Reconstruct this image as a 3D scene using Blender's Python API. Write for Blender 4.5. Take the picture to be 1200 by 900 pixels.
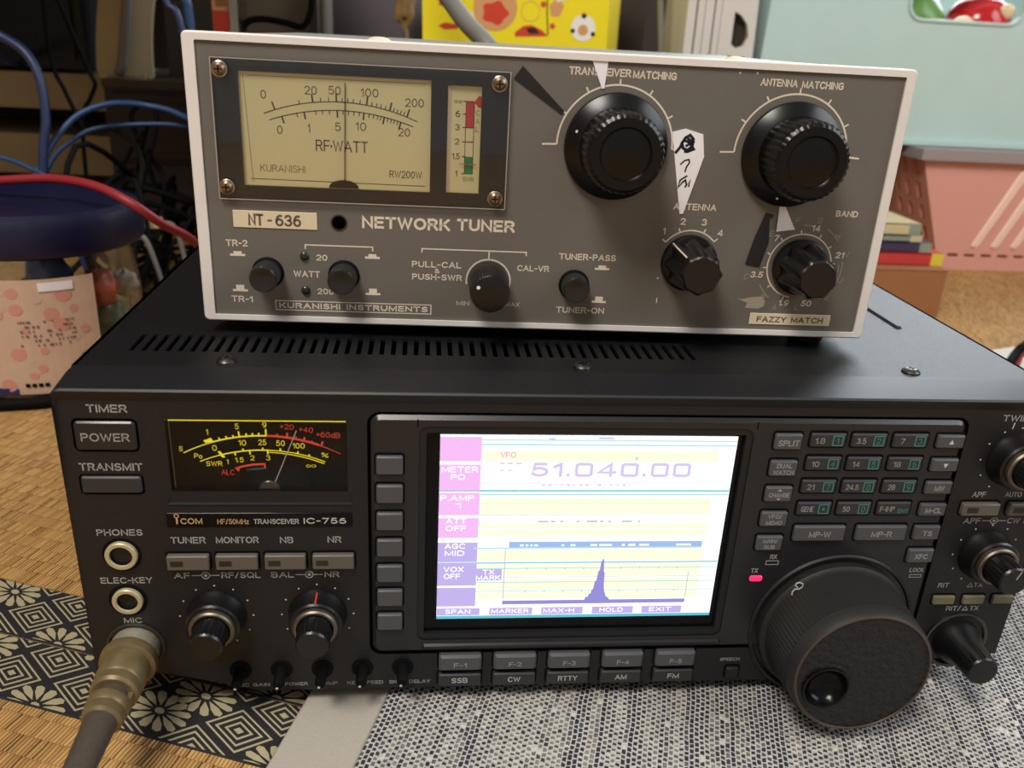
import bpy, bmesh, math, random
from mathutils import Vector, Matrix
from math import sin, cos, pi, radians
random.seed(7)
C = bpy.context.scene
COL = C.collection
for o in list(bpy.data.objects): bpy.data.objects.remove(o)

# ---------------------------------------------------------------- camera, world, lights, exposure
cam_data = bpy.data.cameras.new('camera'); cam = bpy.data.objects.new('camera', cam_data); COL.objects.link(cam)
RC = ((0.9946022, -0.0901540, 0.0513676), (0.0134990, -0.3784235, -0.9255341), (0.1028793, 0.9212318, -0.3751638))
m = Matrix.Identity(4)
for i in range(3):
    m[i][0] = RC[0][i]; m[i][1] = -RC[1][i]; m[i][2] = -RC[2][i]
m[0][3], m[1][3], m[2][3] = 0.0, -0.2555, 0.234
cam.matrix_world = m
cam_data.sensor_width = 36; cam_data.sensor_fit = 'HORIZONTAL'; cam_data.lens = 1011.6 * 36 / 1200
cam_data.clip_start = 0.01; cam_data.clip_end = 20
cam_data.dof.use_dof = True; cam_data.dof.focus_distance = 0.33; cam_data.dof.aperture_fstop = 15
C.camera = cam
C.view_settings.view_transform = 'Standard'; C.view_settings.look = 'None'
C.view_settings.gamma = 1; C.view_settings.use_curve_mapping = False
C.view_settings.exposure = 0.0

W = bpy.data.worlds.new('room_light'); C.world = W; W.use_nodes = True
W.node_tree.nodes['Background'].inputs[0].default_value = (1.0, 0.97, 0.93, 1)
W.node_tree.nodes['Background'].inputs[1].default_value = 0.30

def area(name, loc, target, sx, sy, power, color):
    d = bpy.data.lights.new(name, 'AREA'); d.shape = 'RECTANGLE'; d.size = sx; d.size_y = sy
    d.energy = power; d.color = color
    o = bpy.data.objects.new(name, d); COL.objects.link(o); o.location = loc
    o.rotation_euler = (Vector(target) - Vector(loc)).to_track_quat('-Z', 'Y').to_euler()
    return o
area('window_daylight', (0.95, 1.36, 0.92), (0.2, 0.1, 0.1), 0.9, 0.95, 22, (0.86, 0.93, 1.0))
area('ceiling_lamp_light', (-0.5, -0.7, 1.55), (0.0, 0.1, 0.1), 0.5, 0.5, 26, (1.0, 0.94, 0.86))
area('side_window_daylight', (1.5, -0.35, 1.05), (0.1, 0.0, 0.1), 0.9, 1.0, 16, (0.9, 0.95, 1.0))

# ---------------------------------------------------------------- materials
def lin(h):
    h = h.lstrip('#'); o = []
    for i in (0, 2, 4):
        c = int(h[i:i+2], 16) / 255
        o.append(c / 12.92 if c <= 0.04045 else ((c + 0.055) / 1.055) ** 2.4)
    return (o[0], o[1], o[2], 1)
MATS = {}
def mat(name, hexcol, rough=0.5, metal=0.0, noise=0.0, nscale=400, bump=0.0, bscale=1500, spec=0.5, emit=None, estr=1.0):
    M = bpy.data.materials.new(name); M.use_nodes = True; nt = M.node_tree
    b = nt.nodes['Principled BSDF']; c = lin(hexcol)
    b.inputs['Base Color'].default_value = c; b.inputs['Roughness'].default_value = rough
    b.inputs['Metallic'].default_value = metal; b.inputs['Specular IOR Level'].default_value = spec
    if emit:
        b.inputs['Emission Color'].default_value = lin(emit); b.inputs['Emission Strength'].default_value = estr
    if noise or bump:
        tc = nt.nodes.new('ShaderNodeTexCoord')
    if noise:
        n = nt.nodes.new('ShaderNodeTexNoise'); n.inputs['Scale'].default_value = nscale; n.inputs['Detail'].default_value = 4
        nt.links.new(tc.outputs['Object'], n.inputs['Vector'])
        mx = nt.nodes.new('ShaderNodeMix'); mx.data_type = 'RGBA'
        mx.inputs[6].default_value = tuple(max(0, x * (1 - noise)) for x in c[:3]) + (1,)
        mx.inputs[7].default_value = tuple(min(1, x * (1 + noise)) for x in c[:3]) + (1,)
        nt.links.new(n.outputs['Fac'], mx.inputs[0]); nt.links.new(mx.outputs[2], b.inputs['Base Color'])
    if bump:
        n2 = nt.nodes.new('ShaderNodeTexNoise'); n2.inputs['Scale'].default_value = bscale; n2.inputs['Detail'].default_value = 2
        nt.links.new(tc.outputs['Object'], n2.inputs['Vector'])
        bp = nt.nodes.new('ShaderNodeBump'); bp.inputs['Strength'].default_value = bump; bp.inputs['Distance'].default_value = 0.0004
        nt.links.new(n2.outputs['Fac'], bp.inputs['Height']); nt.links.new(bp.outputs['Normal'], b.inputs['Normal'])
    MATS[name] = M
    return M
def emis(name, hexcol, s=1.0):
    M = bpy.data.materials.new(name); M.use_nodes = True; nt = M.node_tree
    b = nt.nodes['Principled BSDF']; b.inputs['Base Color'].default_value = (0.02, 0.02, 0.02, 1); b.inputs['Roughness'].default_value = 0.25
    b.inputs['Emission Color'].default_value = lin(hexcol); b.inputs['Emission Strength'].default_value = s
    MATS[name] = M; return M
def clear(name, tint=(1, 1, 1), gloss=0.09, rough=0.03):
    M = bpy.data.materials.new(name); M.use_nodes = True; nt = M.node_tree
    nt.nodes.remove(nt.nodes['Principled BSDF']); out = nt.nodes['Material Output']
    t = nt.nodes.new('ShaderNodeBsdfTransparent'); t.inputs[0].default_value = tint + (1,)
    g = nt.nodes.new('ShaderNodeBsdfGlossy'); g.inputs['Roughness'].default_value = rough
    mx = nt.nodes.new('ShaderNodeMixShader'); fr = nt.nodes.new('ShaderNodeLayerWeight'); fr.inputs[0].default_value = 0.25
    mp = nt.nodes.new('ShaderNodeMath'); mp.operation = 'MULTIPLY_ADD'; mp.inputs[1].default_value = 0.5; mp.inputs[2].default_value = gloss * 0.5
    nt.links.new(fr.outputs['Fresnel'], mp.inputs[0]); nt.links.new(mp.outputs[0], mx.inputs[0])
    nt.links.new(t.outputs[0], mx.inputs[1]); nt.links.new(g.outputs[0], mx.inputs[2]); nt.links.new(mx.outputs[0], out.inputs[0])
    MATS[name] = M; return M

mat('radio_black', '#131316', 0.5, noise=0.12, nscale=900, bump=0.06, bscale=3000)
mat('cover_black', '#111113', 0.44, bump=0.55, bscale=2000, spec=0.42)
mat('deep_black', '#050506', 0.7, spec=0.15)
mat('gloss_black', '#0a0a0c', 0.2, spec=0.22)
mat('bakelite', '#09090a', 0.28, spec=0.35)
mat('mask_black', '#1b1d22', 0.5)
mat('knob_black', '#0f0f10', 0.32)
mat('rubber_black', '#161514', 0.62, noise=0.3, nscale=300, bump=0.1, bscale=900)
mat('leather_black', '#141416', 0.55, bump=1.0, bscale=420)
MATS['leather_black'].node_tree.nodes['Bump'].inputs['Distance'].default_value = 0.0015
mat('worn_edge', '#55493f', 0.4, metal=0.5)
mat('key_grey', '#4a4a4d', 0.5)
mat('key_dark', '#2c2c2f', 0.5)
mat('key_brown', '#5c574d', 0.5)
mat('key_olive', '#6d6850', 0.5)
mat('bezel_grey', '#1f1f22', 0.3)
mat('print_grey', '#a2a2a0', 0.6)
mat('print_white', '#c8c6c0', 0.6)
mat('print_teal', '#3c8880', 0.6)
mat('print_gold', '#c9a877', 0.4)
mat('silver', '#b9b2a6', 0.28, metal=1.0)
mat('knob_ring', '#7c7266', 0.45, metal=0.9)
mat('steel_dark', '#5d5a56', 0.35, metal=1.0)
mat('jack_ring', '#c4b894', 0.4, metal=0.35)
mat('brass_old', '#756545', 0.42, metal=0.35, noise=0.35, nscale=260)
mat('nickel_old', '#c9c0ac', 0.25, metal=0.6, noise=0.2, nscale=300)
mat('socket_dark', '#39322a', 0.4, metal=0.4)
mat('cable_brown', '#443a30', 0.75, noise=0.3, nscale=500)
mat('smeter_face', '#0d0d0e', 0.6, spec=0.2)
emis('glow_yellow', '#f2dc1a', 0.9)
emis('glow_red', '#d8402a', 0.8)
emis('glow_teal', '#1c5a5a', 0.35)
mat('needle_white', '#d8d4c8', 0.5)
emis('led_pink', '#ff2466', 1.25)
mat('led_off', '#2a2118', 0.4)
mat('tuner_grey', '#69645d', 0.5, noise=0.05, nscale=1200, bump=0.05, bscale=2500)
mat('tuner_frame', '#e2dcd6', 0.42, bump=0.03, bscale=900)
mat('tuner_cover', '#8e9189', 0.5)
mat('print_cream', '#ded2bd', 0.6)
mat('print_faint', '#a39a8a', 0.6)
mat('plate_cream', '#dccbab', 0.5)
mat('plate_ink', '#5a5148', 0.6)
mat('meter_cream', '#e6dbab', 0.6)
mat('meter_ink', '#38302a', 0.6)
mat('meter_grey', '#8d8366', 0.6)
mat('meter_red', '#c63d3a', 0.6)
mat('meter_green', '#1f8a5a', 0.6)
mat('screw_brass', '#8b7359', 0.35, metal=0.8)
mat('led_green', '#1c2b23', 0.2)
mat('sticker_white', '#efecef', 0.55)
mat('sticker_black', '#121110', 0.6)
mat('marker_ink', '#100f14', 0.5)
mat('push_black', '#1e1f20', 0.34)
clear('acrylic', (0.99, 0.99, 0.98), 0.05)
clear('clear_glass', (0.98, 0.98, 0.98), 0.0)
clear('clear_plastic', (0.93, 0.95, 0.95), 0.12, 0.1)
emis('lcd_white', '#fdfdff', 1.25)
emis('lcd_yellow', '#fdfcd8', 1.08)
emis('lcd_pink', '#f6bdf6', 1.0)
emis('lcd_violet', '#c6b6f2', 0.95)
emis('lcd_blue', '#9b92e2', 0.9)
emis('lcd_sky', '#a3c2f2', 0.95)
emis('lcd_lilac', '#d6c8f4', 1.0)
emis('lcd_cyan', '#b2e2ea', 1.0)
emis('lcd_cyan_deep', '#5cc8d8', 0.95)
emis('lcd_line', '#b9b8d8', 0.95)
emis('lcd_rose', '#e9a6d8', 1.0)
emis('lcd_edge', '#0e2630', 0.7)
mat('heri_navy', '#18171c', 0.8, noise=0.3, nscale=900)
mat('heri_cream', '#a69b79', 0.8, noise=0.2, nscale=1500)
mat('hem_grey', '#a7a094', 0.9, noise=0.08, nscale=900, bump=0.5, bscale=1300)
mat('lid_blue', '#101130', 0.4, noise=0.15, nscale=60)
mat('label_paper', '#cbab93', 0.7, noise=0.1, nscale=120)
mat('label_navy', '#2b2b66', 0.7)
mat('label_pink', '#cf8f7e', 0.7)
mat('label_ink', '#6e5a50', 0.7)
mat('label_blue', '#3f6ca0', 0.7)
mat('wrap_red', '#c04a2c', 0.4, noise=0.3, nscale=120)
mat('wrap_green', '#6d7a55', 0.4, noise=0.5, nscale=150)
mat('wrap_white', '#c9c2ae', 0.4, noise=0.2, nscale=100)
mat('wrap_tan', '#9a7a4e', 0.4, noise=0.3, nscale=100)
mat('wrap_blue', '#31477a', 0.4, noise=0.3, nscale=100)
mat('wire_red', '#90222a', 0.5)
mat('wire_blue', '#213e64', 0.45)
mat('wire_navy', '#1c2a4e', 0.45)
mat('wire_black', '#060606', 0.75, spec=0.15)
mat('wire_grey', '#7d7b74', 0.5)
mat('shelf_beige', '#9b8a66', 0.6, noise=0.12, nscale=30)
mat('shelf_dark', '#3b3127', 0.7)
mat('case_black', '#0d0d0e', 0.6)
mat('cream_plastic', '#b9a983', 0.6, noise=0.08, nscale=30)
mat('board_brown', '#4a3d30', 0.7, noise=0.15, nscale=20)
mat('board_mauve', '#5d545b', 0.7)
mat('board_tan', '#7b6c58', 0.75, noise=0.1, nscale=25)
mat('chest_brown', '#2e211a', 0.6, noise=0.2, nscale=15)
mat('yellow_card', '#f3dc12', 0.5)
mat('card_red', '#cf3b22', 0.55)
mat('card_white', '#efe9dc', 0.55)
mat('card_tan', '#d59a62', 0.55)
mat('card_black', '#1c1611', 0.55)
mat('card_blue', '#4aa6d0', 0.5)
mat('rack_white', '#d6d0c8', 0.45)
mat('bin_teal', '#bdd6d2', 0.5, noise=0.04, nscale=40)
mat('lid_mauve', '#9a8d90', 0.5)
mat('basket_pink', '#f2b4a5', 0.5)
mat('basket_streak', '#f4cdbb', 0.45)  # paler pink for the light streaks on the basket front
mat('box_brown', '#96633c', 0.75, noise=0.1, nscale=40)
mat('book_red', '#c23834', 0.5)
mat('book_yellow', '#d8c43e', 0.5)
mat('book_cream', '#c8b98e', 0.6)
mat('book_navy', '#3a3050', 0.6)
mat('book_sage', '#8b927f', 0.6)
mat('toy_red', '#c01f22', 0.15)
mat('toy_green', '#5f8a44', 0.3)
mat('toy_cream', '#e4c9a2', 0.3)
mat('paper_white', '#d8d3c8', 0.7)
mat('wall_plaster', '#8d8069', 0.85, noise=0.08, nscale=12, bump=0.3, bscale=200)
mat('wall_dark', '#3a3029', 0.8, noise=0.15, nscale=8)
mat('frame_wood', '#7d6a52', 0.6)

_nt = MATS['basket_pink'].node_tree; _o = _nt.nodes['Material Output']; _tr = _nt.nodes.new('ShaderNodeBsdfTranslucent'); _tr.inputs[0].default_value = lin('#f2a994')
_mx = _nt.nodes.new('ShaderNodeMixShader'); _mx.inputs[0].default_value = 0.25
_nt.links.new(_nt.nodes['Principled BSDF'].outputs[0], _mx.inputs[1]); _nt.links.new(_tr.outputs[0], _mx.inputs[2]); _nt.links.new(_mx.outputs[0], _o.inputs[0])
def node_mat(name): 
    M = bpy.data.materials.new(name); M.use_nodes = True; MATS[name] = M
    nt = M.node_tree; return nt, nt.nodes['Principled BSDF']
class NT:
    def __init__(s, nt): s.t = nt
    def m(s, op, a, b=None, c=None):
        n = s.t.nodes.new('ShaderNodeMath'); n.operation = op
        for i, v in enumerate((a, b, c)):
            if v is None: continue
            if isinstance(v, (int, float)): n.inputs[i].default_value = v
            else: s.t.links.new(v, n.inputs[i])
        return n.outputs[0]
    def xy(s, rot, scale=1000.0):
        tc = s.t.nodes.new('ShaderNodeTexCoord'); mp = s.t.nodes.new('ShaderNodeMapping'); mp.vector_type = 'POINT'
        mp.inputs['Rotation'].default_value[2] = rot; mp.inputs['Scale'].default_value = (scale,) * 3
        s.t.links.new(tc.outputs['Object'], mp.inputs['Vector'])
        sp = s.t.nodes.new('ShaderNodeSeparateXYZ'); s.t.links.new(mp.outputs[0], sp.inputs[0]); return sp.outputs[0], sp.outputs[1]
    def wn(s, x, y):
        cb = s.t.nodes.new('ShaderNodeCombineXYZ')
        for i, v in enumerate((x, y)):
            if isinstance(v, (int, float)): cb.inputs[i].default_value = v
            else: s.t.links.new(v, cb.inputs[i])
        w = s.t.nodes.new('ShaderNodeTexWhiteNoise'); w.noise_dimensions = '2D'; s.t.links.new(cb.outputs[0], w.inputs['Vector']); return w.outputs['Value']
    def noise(s, x, y, scale):
        cb = s.t.nodes.new('ShaderNodeCombineXYZ'); s.t.links.new(x, cb.inputs[0]); s.t.links.new(y, cb.inputs[1])
        n = s.t.nodes.new('ShaderNodeTexNoise'); n.inputs['Scale'].default_value = scale; s.t.links.new(cb.outputs[0], n.inputs['Vector']); return n.outputs['Fac']
    def ramp(s, fac, stops):
        r = s.t.nodes.new('ShaderNodeValToRGB'); e = r.color_ramp.elements
        e[0].position, e[0].color = stops[0][0], lin(stops[0][1]); e[1].position, e[1].color = stops[-1][0], lin(stops[-1][1])
        for p, c in stops[1:-1]:
            q = e.new(p); q.color = lin(c)
        s.t.links.new(fac, r.inputs[0]); return r.outputs[0]
    def bump(s, h, b, strength, dist):
        n = s.t.nodes.new('ShaderNodeBump'); n.inputs['Strength'].default_value = strength; n.inputs['Distance'].default_value = dist
        s.t.links.new(h, n.inputs['Height']); s.t.links.new(n.outputs[0], b.inputs['Normal'])
HERI = radians(20.0)      # the cloth border runs 20 degrees clockwise of the panel
def tatami():
    nt, b = node_mat('tatami_straw'); N = NT(nt)
    a, p = N.xy(HERI)
    row = N.m('FLOOR', N.m('DIVIDE', p, 8.0)); fr = N.m('FRACT', N.m('DIVIDE', p, 8.0))
    sh = N.m('MULTIPLY', N.m('MODULO', row, 2.0), 0.5)
    wob = N.m('MULTIPLY', N.noise(a, p, 0.06), 1.2)
    q = N.m('ADD', N.m('ADD', N.m('DIVIDE', a, 1.45), sh), wob)
    idx = N.m('FLOOR', q); fs = N.m('FRACT', q)
    rnd = N.wn(idx, row)
    prof = N.m('SINE', N.m('MULTIPLY', fs, pi))                       # rounded rush
    prow = N.m('POWER', N.m('SINE', N.m('MULTIPLY', fr, pi)), 0.22)
    gap = N.m('MULTIPLY', N.m('GREATER_THAN', N.wn(N.m('ADD', idx, 31.0), row), 0.84), N.m('GREATER_THAN', fs, 0.62))
    h = N.m('MULTIPLY', prof, prow)
    big = N.noise(a, p, 0.02)
    f = N.m('SUBTRACT', N.m('ADD', N.m('MULTIPLY', N.m('POWER', h, 0.5), 0.5), N.m('ADD', N.m('MULTIPLY', rnd, 0.3), N.m('MULTIPLY', big, 0.3))), N.m('MULTIPLY', gap, 0.5))
    nt.links.new(N.ramp(f, [(0.1, '#402c14'), (0.42, '#98703e'), (0.75, '#c09356'), (1.0, '#d8b070')]), b.inputs['Base Color'])
    b.inputs['Roughness'].default_value = 0.6; N.bump(h, b, 0.6, 0.001)
tatami()
def weave():
    nt, b = node_mat('weave_navy'); N = NT(nt)
    a, p = N.xy(radians(-73.0))        # a: along the pale warp threads, p: across them
    pw = N.m('ADD', p, N.m('MULTIPLY', N.noise(a, p, 0.05), 1.6))
    colm = N.m('DIVIDE', pw, 1.8); ci = N.m('FLOOR', colm); cf = N.m('FRACT', colm)
    sh = N.m('MULTIPLY', N.m('MODULO', ci, 2.0), 0.5)
    rw = N.m('ADD', N.m('DIVIDE', N.m('ADD', a, N.m('MULTIPLY', N.noise(a, p, 0.35), 2.4)), 2.5), sh); ri = N.m('FLOOR', rw); rf = N.m('FRACT', rw)
    r = N.wn(ci, ri); band = N.wn(N.m('FLOOR', N.m('DIVIDE', ci, 2.0)), 3.0)
    dash = N.m('MULTIPLY', N.m('LESS_THAN', N.m('ABSOLUTE', N.m('SUBTRACT', cf, 0.5)), 0.37), N.m('LESS_THAN', N.m('ABSOLUTE', N.m('SUBTRACT', rf, 0.5)), N.m('ADD', 0.2, N.m('MULTIPLY', band, 0.19))))
    dash = N.m('MULTIPLY', N.m('MULTIPLY', dash, N.m('LESS_THAN', r, 0.985)), N.m('ADD', 0.62, N.m('MULTIPLY', N.wn(ci, 9.0), 0.42)))
    f = N.m('SUBTRACT', N.m('ADD', 0.74, N.m('MULTIPLY', r, 0.24)), N.m('MULTIPLY', dash, 0.72))
    nt.links.new(N.ramp(f, [(0.0, '#1e2030'), (0.25, '#2a2c3c'), (0.6, '#98948b'), (1.0, '#c3bfb6')]), b.inputs['Base Color'])
    h = N.m('MULTIPLY', N.m('SINE', N.m('MULTIPLY', cf, pi)), N.m('SINE', N.m('MULTIPLY', rf, pi)))
    b.inputs['Roughness'].default_value = 0.9; N.bump(h, b, 0.6, 0.0008)
weave()

# ---------------------------------------------------------------- mesh builder
def _a(cx, cy, rx, ry, a0, a1, n=9): return [(cx + rx * cos(radians(a0 + (a1 - a0) * k / n)), cy + ry * sin(radians(a0 + (a1 - a0) * k / n))) for k in range(n + 1)]
_six = [_a(.29, .31, .29, .31, 0, 360, 18), [(.005, .34), (.03, .62), (.14, .86), (.3, .985), (.46, .97)]]
GLYPH = {
 'A': (.74, [[(0, 0), (.37, 1), (.74, 0)], [(.12, .33), (.62, .33)]]),
 'B': (.62, [[(0, 0), (0, 1), (.34, 1)] + _a(.34, .76, .24, .24, 90, -90) + [(0, .52)], [(.34, .52)] + _a(.34, .26, .28, .26, 90, -90) + [(0, 0)]]),
 'C': (.68, [_a(.38, .5, .38, .5, 42, 318, 18)]), 'D': (.68, [[(0, 0), (0, 1), (.3, 1)] + _a(.3, .5, .38, .5, 90, -90, 14) + [(0, 0)]]),
 'E': (.55, [[(.55, 0), (0, 0), (0, 1), (.55, 1)], [(0, .52), (.5, .52)]]), 'F': (.53, [[(0, 0), (0, 1), (.53, 1)], [(0, .5), (.48, .5)]]),
 'G': (.72, [_a(.38, .5, .38, .5, 42, 305, 18) + [(.7, .14), (.7, .47), (.42, .47)]]), 'H': (.64, [[(0, 0), (0, 1)], [(.64, 0), (.64, 1)], [(0, .52), (.64, .52)]]),
 'I': (.0, [[(0, 0), (0, 1)]]), 'J': (.44, [[(.44, 1), (.44, .24)] + _a(.22, .24, .22, .24, 0, -180)]), 'K': (.64, [[(0, 0), (0, 1)], [(.6, 1), (.02, .38)], [(.22, .58), (.64, 0)]]),
 'L': (.52, [[(0, 1), (0, 0), (.52, 0)]]), 'M': (.8, [[(0, 0), (0, 1), (.4, .08), (.8, 1), (.8, 0)]]), 'N': (.66, [[(0, 0), (0, 1), (.66, 0), (.66, 1)]]),
 'O': (.78, [_a(.39, .5, .39, .5, 0, 360, 24)]), 'P': (.58, [[(0, 0), (0, 1), (.32, 1)] + _a(.32, .74, .26, .26, 90, -90) + [(0, .48)]]),
 'Q': (.78, [_a(.39, .5, .39, .5, 0, 360, 24), [(.5, .22), (.76, -.04)]]), 'R': (.62, [[(0, 0), (0, 1), (.34, 1)] + _a(.34, .75, .25, .25, 90, -90) + [(0, .5)], [(.34, .5), (.62, 0)]]),
 'S': (.6, [_a(.31, .75, .27, .25, 25, 265, 12) + _a(.3, .26, .3, .26, 85, -155, 12)]), 'T': (.64, [[(0, 1), (.64, 1)], [(.32, 1), (.32, 0)]]),
 'U': (.64, [[(0, 1), (0, .32)] + _a(.32, .32, .32, .32, 180, 360, 12) + [(.64, 1)]]), 'V': (.68, [[(0, 1), (.34, 0), (.68, 1)]]), 'W': (.98, [[(0, 1), (.25, 0), (.49, .95), (.73, 0), (.98, 1)]]),
 'X': (.64, [[(0, 0), (.64, 1)], [(0, 1), (.64, 0)]]), 'Y': (.66, [[(0, 1), (.33, .46), (.66, 1)], [(.33, .46), (.33, 0)]]), 'Z': (.6, [[(0, 1), (.6, 1), (0, 0), (.6, 0)]]),
 '0': (.56, [_a(.28, .5, .28, .5, 0, 360, 22)]), '\u25a1': (.58, [[(.08, 0), (.5, 0), (.58, .09), (.58, .91), (.5, 1), (.08, 1), (0, .91), (0, .09), (.08, 0)]]), '1': (.24, [[(0, .76), (.24, 1), (.24, 0)]]), '2': (.56, [_a(.28, .71, .27, .29, 165, -30, 12) + [(0, 0), (.56, 0)]]),
 '3': (.56, [_a(.27, .76, .25, .24, 155, -85, 10) + _a(.27, .26, .29, .26, 85, -155, 12)]), '4': (.62, [[(.46, 0), (.46, 1), (0, .28), (.62, .28)]]),
 '5': (.56, [[(.5, 1), (.1, 1), (.05, .5)] + _a(.27, .32, .29, .32, 128, -150, 14)]), '6': (.58, _six), '7': (.55, [[(0, 1), (.55, 1), (.18, 0)]]),
 '8': (.58, [_a(.29, .75, .25, .25, 0, 360, 18), _a(.29, .26, .29, .26, 0, 360, 18)]), '9': (.58, [[(.58 - x, 1 - y) for x, y in l] for l in _six]),
 '.': (.02, [[(0, .02), (0, .06)]]), '-': (.3, [[(0, .46), (.3, .46)]]), '/': (.36, [[(0, -.06), (.36, 1.06)]]), '+': (.44, [[(0, .48), (.44, .48)], [(.22, .2), (.22, .76)]]),
 '\u00b7': (.0, [[(0, .38), (0, .54)]]), '&': (.7, [[(.68, 0), (.16, .68)] + _a(.29, .82, .17, .18, 215, -20, 8) + [(.12, .42)] + _a(.27, .24, .25, .24, 130, 330, 10) + [(.68, .46)]]),
 '%': (.8, [_a(.16, .78, .16, .2, 0, 360, 12), _a(.64, .22, .16, .2, 0, 360, 12), [(.12, 0), (.68, 1)]]), ' ': (.3, []),
 'o': (.5, [_a(.25, .34, .25, .34, 0, 360, 16)]), 'z': (.44, [[(0, .66), (.44, .66), (0, 0), (.44, 0)]]), 'd': (.5, [_a(.25, .32, .25, .32, 0, 360, 16), [(.5, 1), (.5, 0)]]),
}
def ident(u, o, w): return (u * .001, -o * .001, w * .001)
def offset_poly(pts, d):
    n = len(pts); out = []
    A = sum(pts[i][0] * pts[(i + 1) % n][1] - pts[(i + 1) % n][0] * pts[i][1] for i in range(n)); sg = 1 if A > 0 else -1
    for i in range(n):
        p0 = Vector(pts[i - 1]); p1 = Vector(pts[i]); p2 = Vector(pts[(i + 1) % n])
        e1 = (p1 - p0); e2 = (p2 - p1)
        if e1.length < 1e-9 or e2.length < 1e-9: out.append(tuple(p1)); continue
        e1.normalize(); e2.normalize()
        n1 = Vector((-e1.y, e1.x)) * sg; n2 = Vector((-e2.y, e2.x)) * sg
        bis = n1 + n2; L = bis.length
        if L < 1e-6: out.append(tuple(p1 + n1 * d)); continue
        bis /= L; out.append(tuple(p1 + bis * (d / max(.4, bis.dot(n1)))))
    return out
def rr(u0, u1, w0, w1, r=0.0, n=4):
    if r <= 0: return [(u0, w0), (u1, w0), (u1, w1), (u0, w1)]
    p = []
    for cx, cy, a0 in ((u1 - r, w0 + r, -90), (u1 - r, w1 - r, 0), (u0 + r, w1 - r, 90), (u0 + r, w0 + r, 180)):
        for k in range(n + 1):
            a = radians(a0 + 90 * k / n); p.append((cx + r * cos(a), cy + r * sin(a)))
    return p
def circle(cu, cw, r, n=32, a0=0, a1=360):
    full = abs(a1 - a0) >= 360
    return [(cu + r * cos(radians(a0 + (a1 - a0) * k / n)), cw + r * sin(radians(a0 + (a1 - a0) * k / n))) for k in range(n if full else n + 1)]
class MB:
    def __init__(s, fr=ident): s.fr = fr; s.v = []; s.f = []; s.mi = []; s.ms = []
    def mid(s, m):
        if m not in s.ms: s.ms.append(m)
        return s.ms.index(m)
    def vert(s, u, o, w): s.v.append(s.fr(u, o, w)); return len(s.v) - 1
    def face(s, idx, m): s.f.append(tuple(idx)); s.mi.append(s.mid(m))
    def poly(s, pts, o, m): s.face([s.vert(u, o, w) for u, w in pts], m)
    def poly3(s, pts, m): s.face([s.vert(*p) for p in pts], m)
    def loft(s, rings, m, cap0=True, cap1=True, closed=True, mcap=None):
        ids = [[s.vert(*p) for p in r] for r in rings]
        for a, b in zip(ids, ids[1:]):
            n = len(a)
            for i in range(n if closed else n - 1): s.face((a[i], a[(i + 1) % n], b[(i + 1) % n], b[i]), m)
        if cap0: s.face(list(reversed(ids[0])), m)
        if cap1: s.face(ids[-1], mcap or m)
    def prism(s, pts, o0, o1, m, ch=0.0, mf=None):
        r = [[(u, o0, w) for u, w in pts]]
        if ch > 0:
            r.append([(u, o1 - ch, w) for u, w in pts]); r.append([(u, o1, w) for u, w in offset_poly(pts, ch)])
        else: r.append([(u, o1, w) for u, w in pts])
        s.loft(r, m, mcap=mf)
    def fill(s, outer, holes, o, m, walls=0.0, mw=None):
        bm = bmesh.new(); es = []
        for lp in [outer] + list(holes):
            vs = [bm.verts.new((a, b, 0)) for a, b in lp]
            for i in range(len(vs)): es.append(bm.edges.new((vs[i], vs[(i + 1) % len(vs)])))
        bmesh.ops.triangle_fill(bm, use_beauty=True, use_dissolve=False, edges=es)
        bm.verts.index_update(); ids = [s.vert(v.co.x, o, v.co.y) for v in bm.verts]
        for f in bm.faces: s.face([ids[v.index] for v in f.verts], m)
        bm.free()
        if walls:
            for h in holes: s.loft([[(u, o, w) for u, w in h], [(u, o - walls, w) for u, w in h]], mw or m, False, False)
    def merge(s, q):
        k = len(s.v); s.v += q.v
        for f, m_ in zip(q.f, q.mi): s.face([i + k for i in f], q.ms[m_])
    def box(s, u0, u1, o0, o1, w0, w1, m, ch=0.0):
        s.prism(rr(u0, u1, w0, w1), o0, o1, m, ch)
    def lathe(s, cu, cw, prof, m, n=40, cap0=False, cap1=True, rf=None, mcap=None):
        rings = []
        for j, (r, o) in enumerate(prof):
            rings.append([(cu + (rf(j, r, 2 * pi * k / n) if rf else r) * cos(2 * pi * k / n), o, cw + (rf(j, r, 2 * pi * k / n) if rf else r) * sin(2 * pi * k / n)) for k in range(n)])
        s.loft(rings, m, cap0, cap1, mcap=mcap)
    def stroke(s, pts, wd, o, m):
        n = len(pts); L = []; Rr = []; V = [Vector(p) for p in pts]; closed = n > 3 and (V[0] - V[-1]).length < 1e-6
        for i in range(n):
            a = V[i - 1] if i else (V[-2] if closed else V[0]); c = V[i + 1] if i < n - 1 else (V[1] if closed else V[-1]); p = V[i]
            t1 = p - a; t2 = c - p
            if t1.length < 1e-9: t1 = t2
            if t2.length < 1e-9: t2 = t1
            if t1.length < 1e-9: t1 = t2 = Vector((1, 0))
            t1 = t1.normalized(); t2 = t2.normalized(); t = t1 + t2
            if t.length < .2: t = t1
            t = t.normalized(); q = Vector((-t.y, t.x)) * (wd / 2 / max(.5, t.dot(t1))); L.append(p + q); Rr.append(p - q)
        li = [s.vert(p.x, o, p.y) for p in L]; ri = [s.vert(p.x, o, p.y) for p in Rr]
        for i in range(n - 1): s.face((ri[i], ri[i + 1], li[i + 1], li[i]), m)
    def arc(s, cu, cw, r, a0, a1, wd, o, m, n=36): s.stroke(circle(cu, cw, r, n, a0, a1), wd, o, m)
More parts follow.
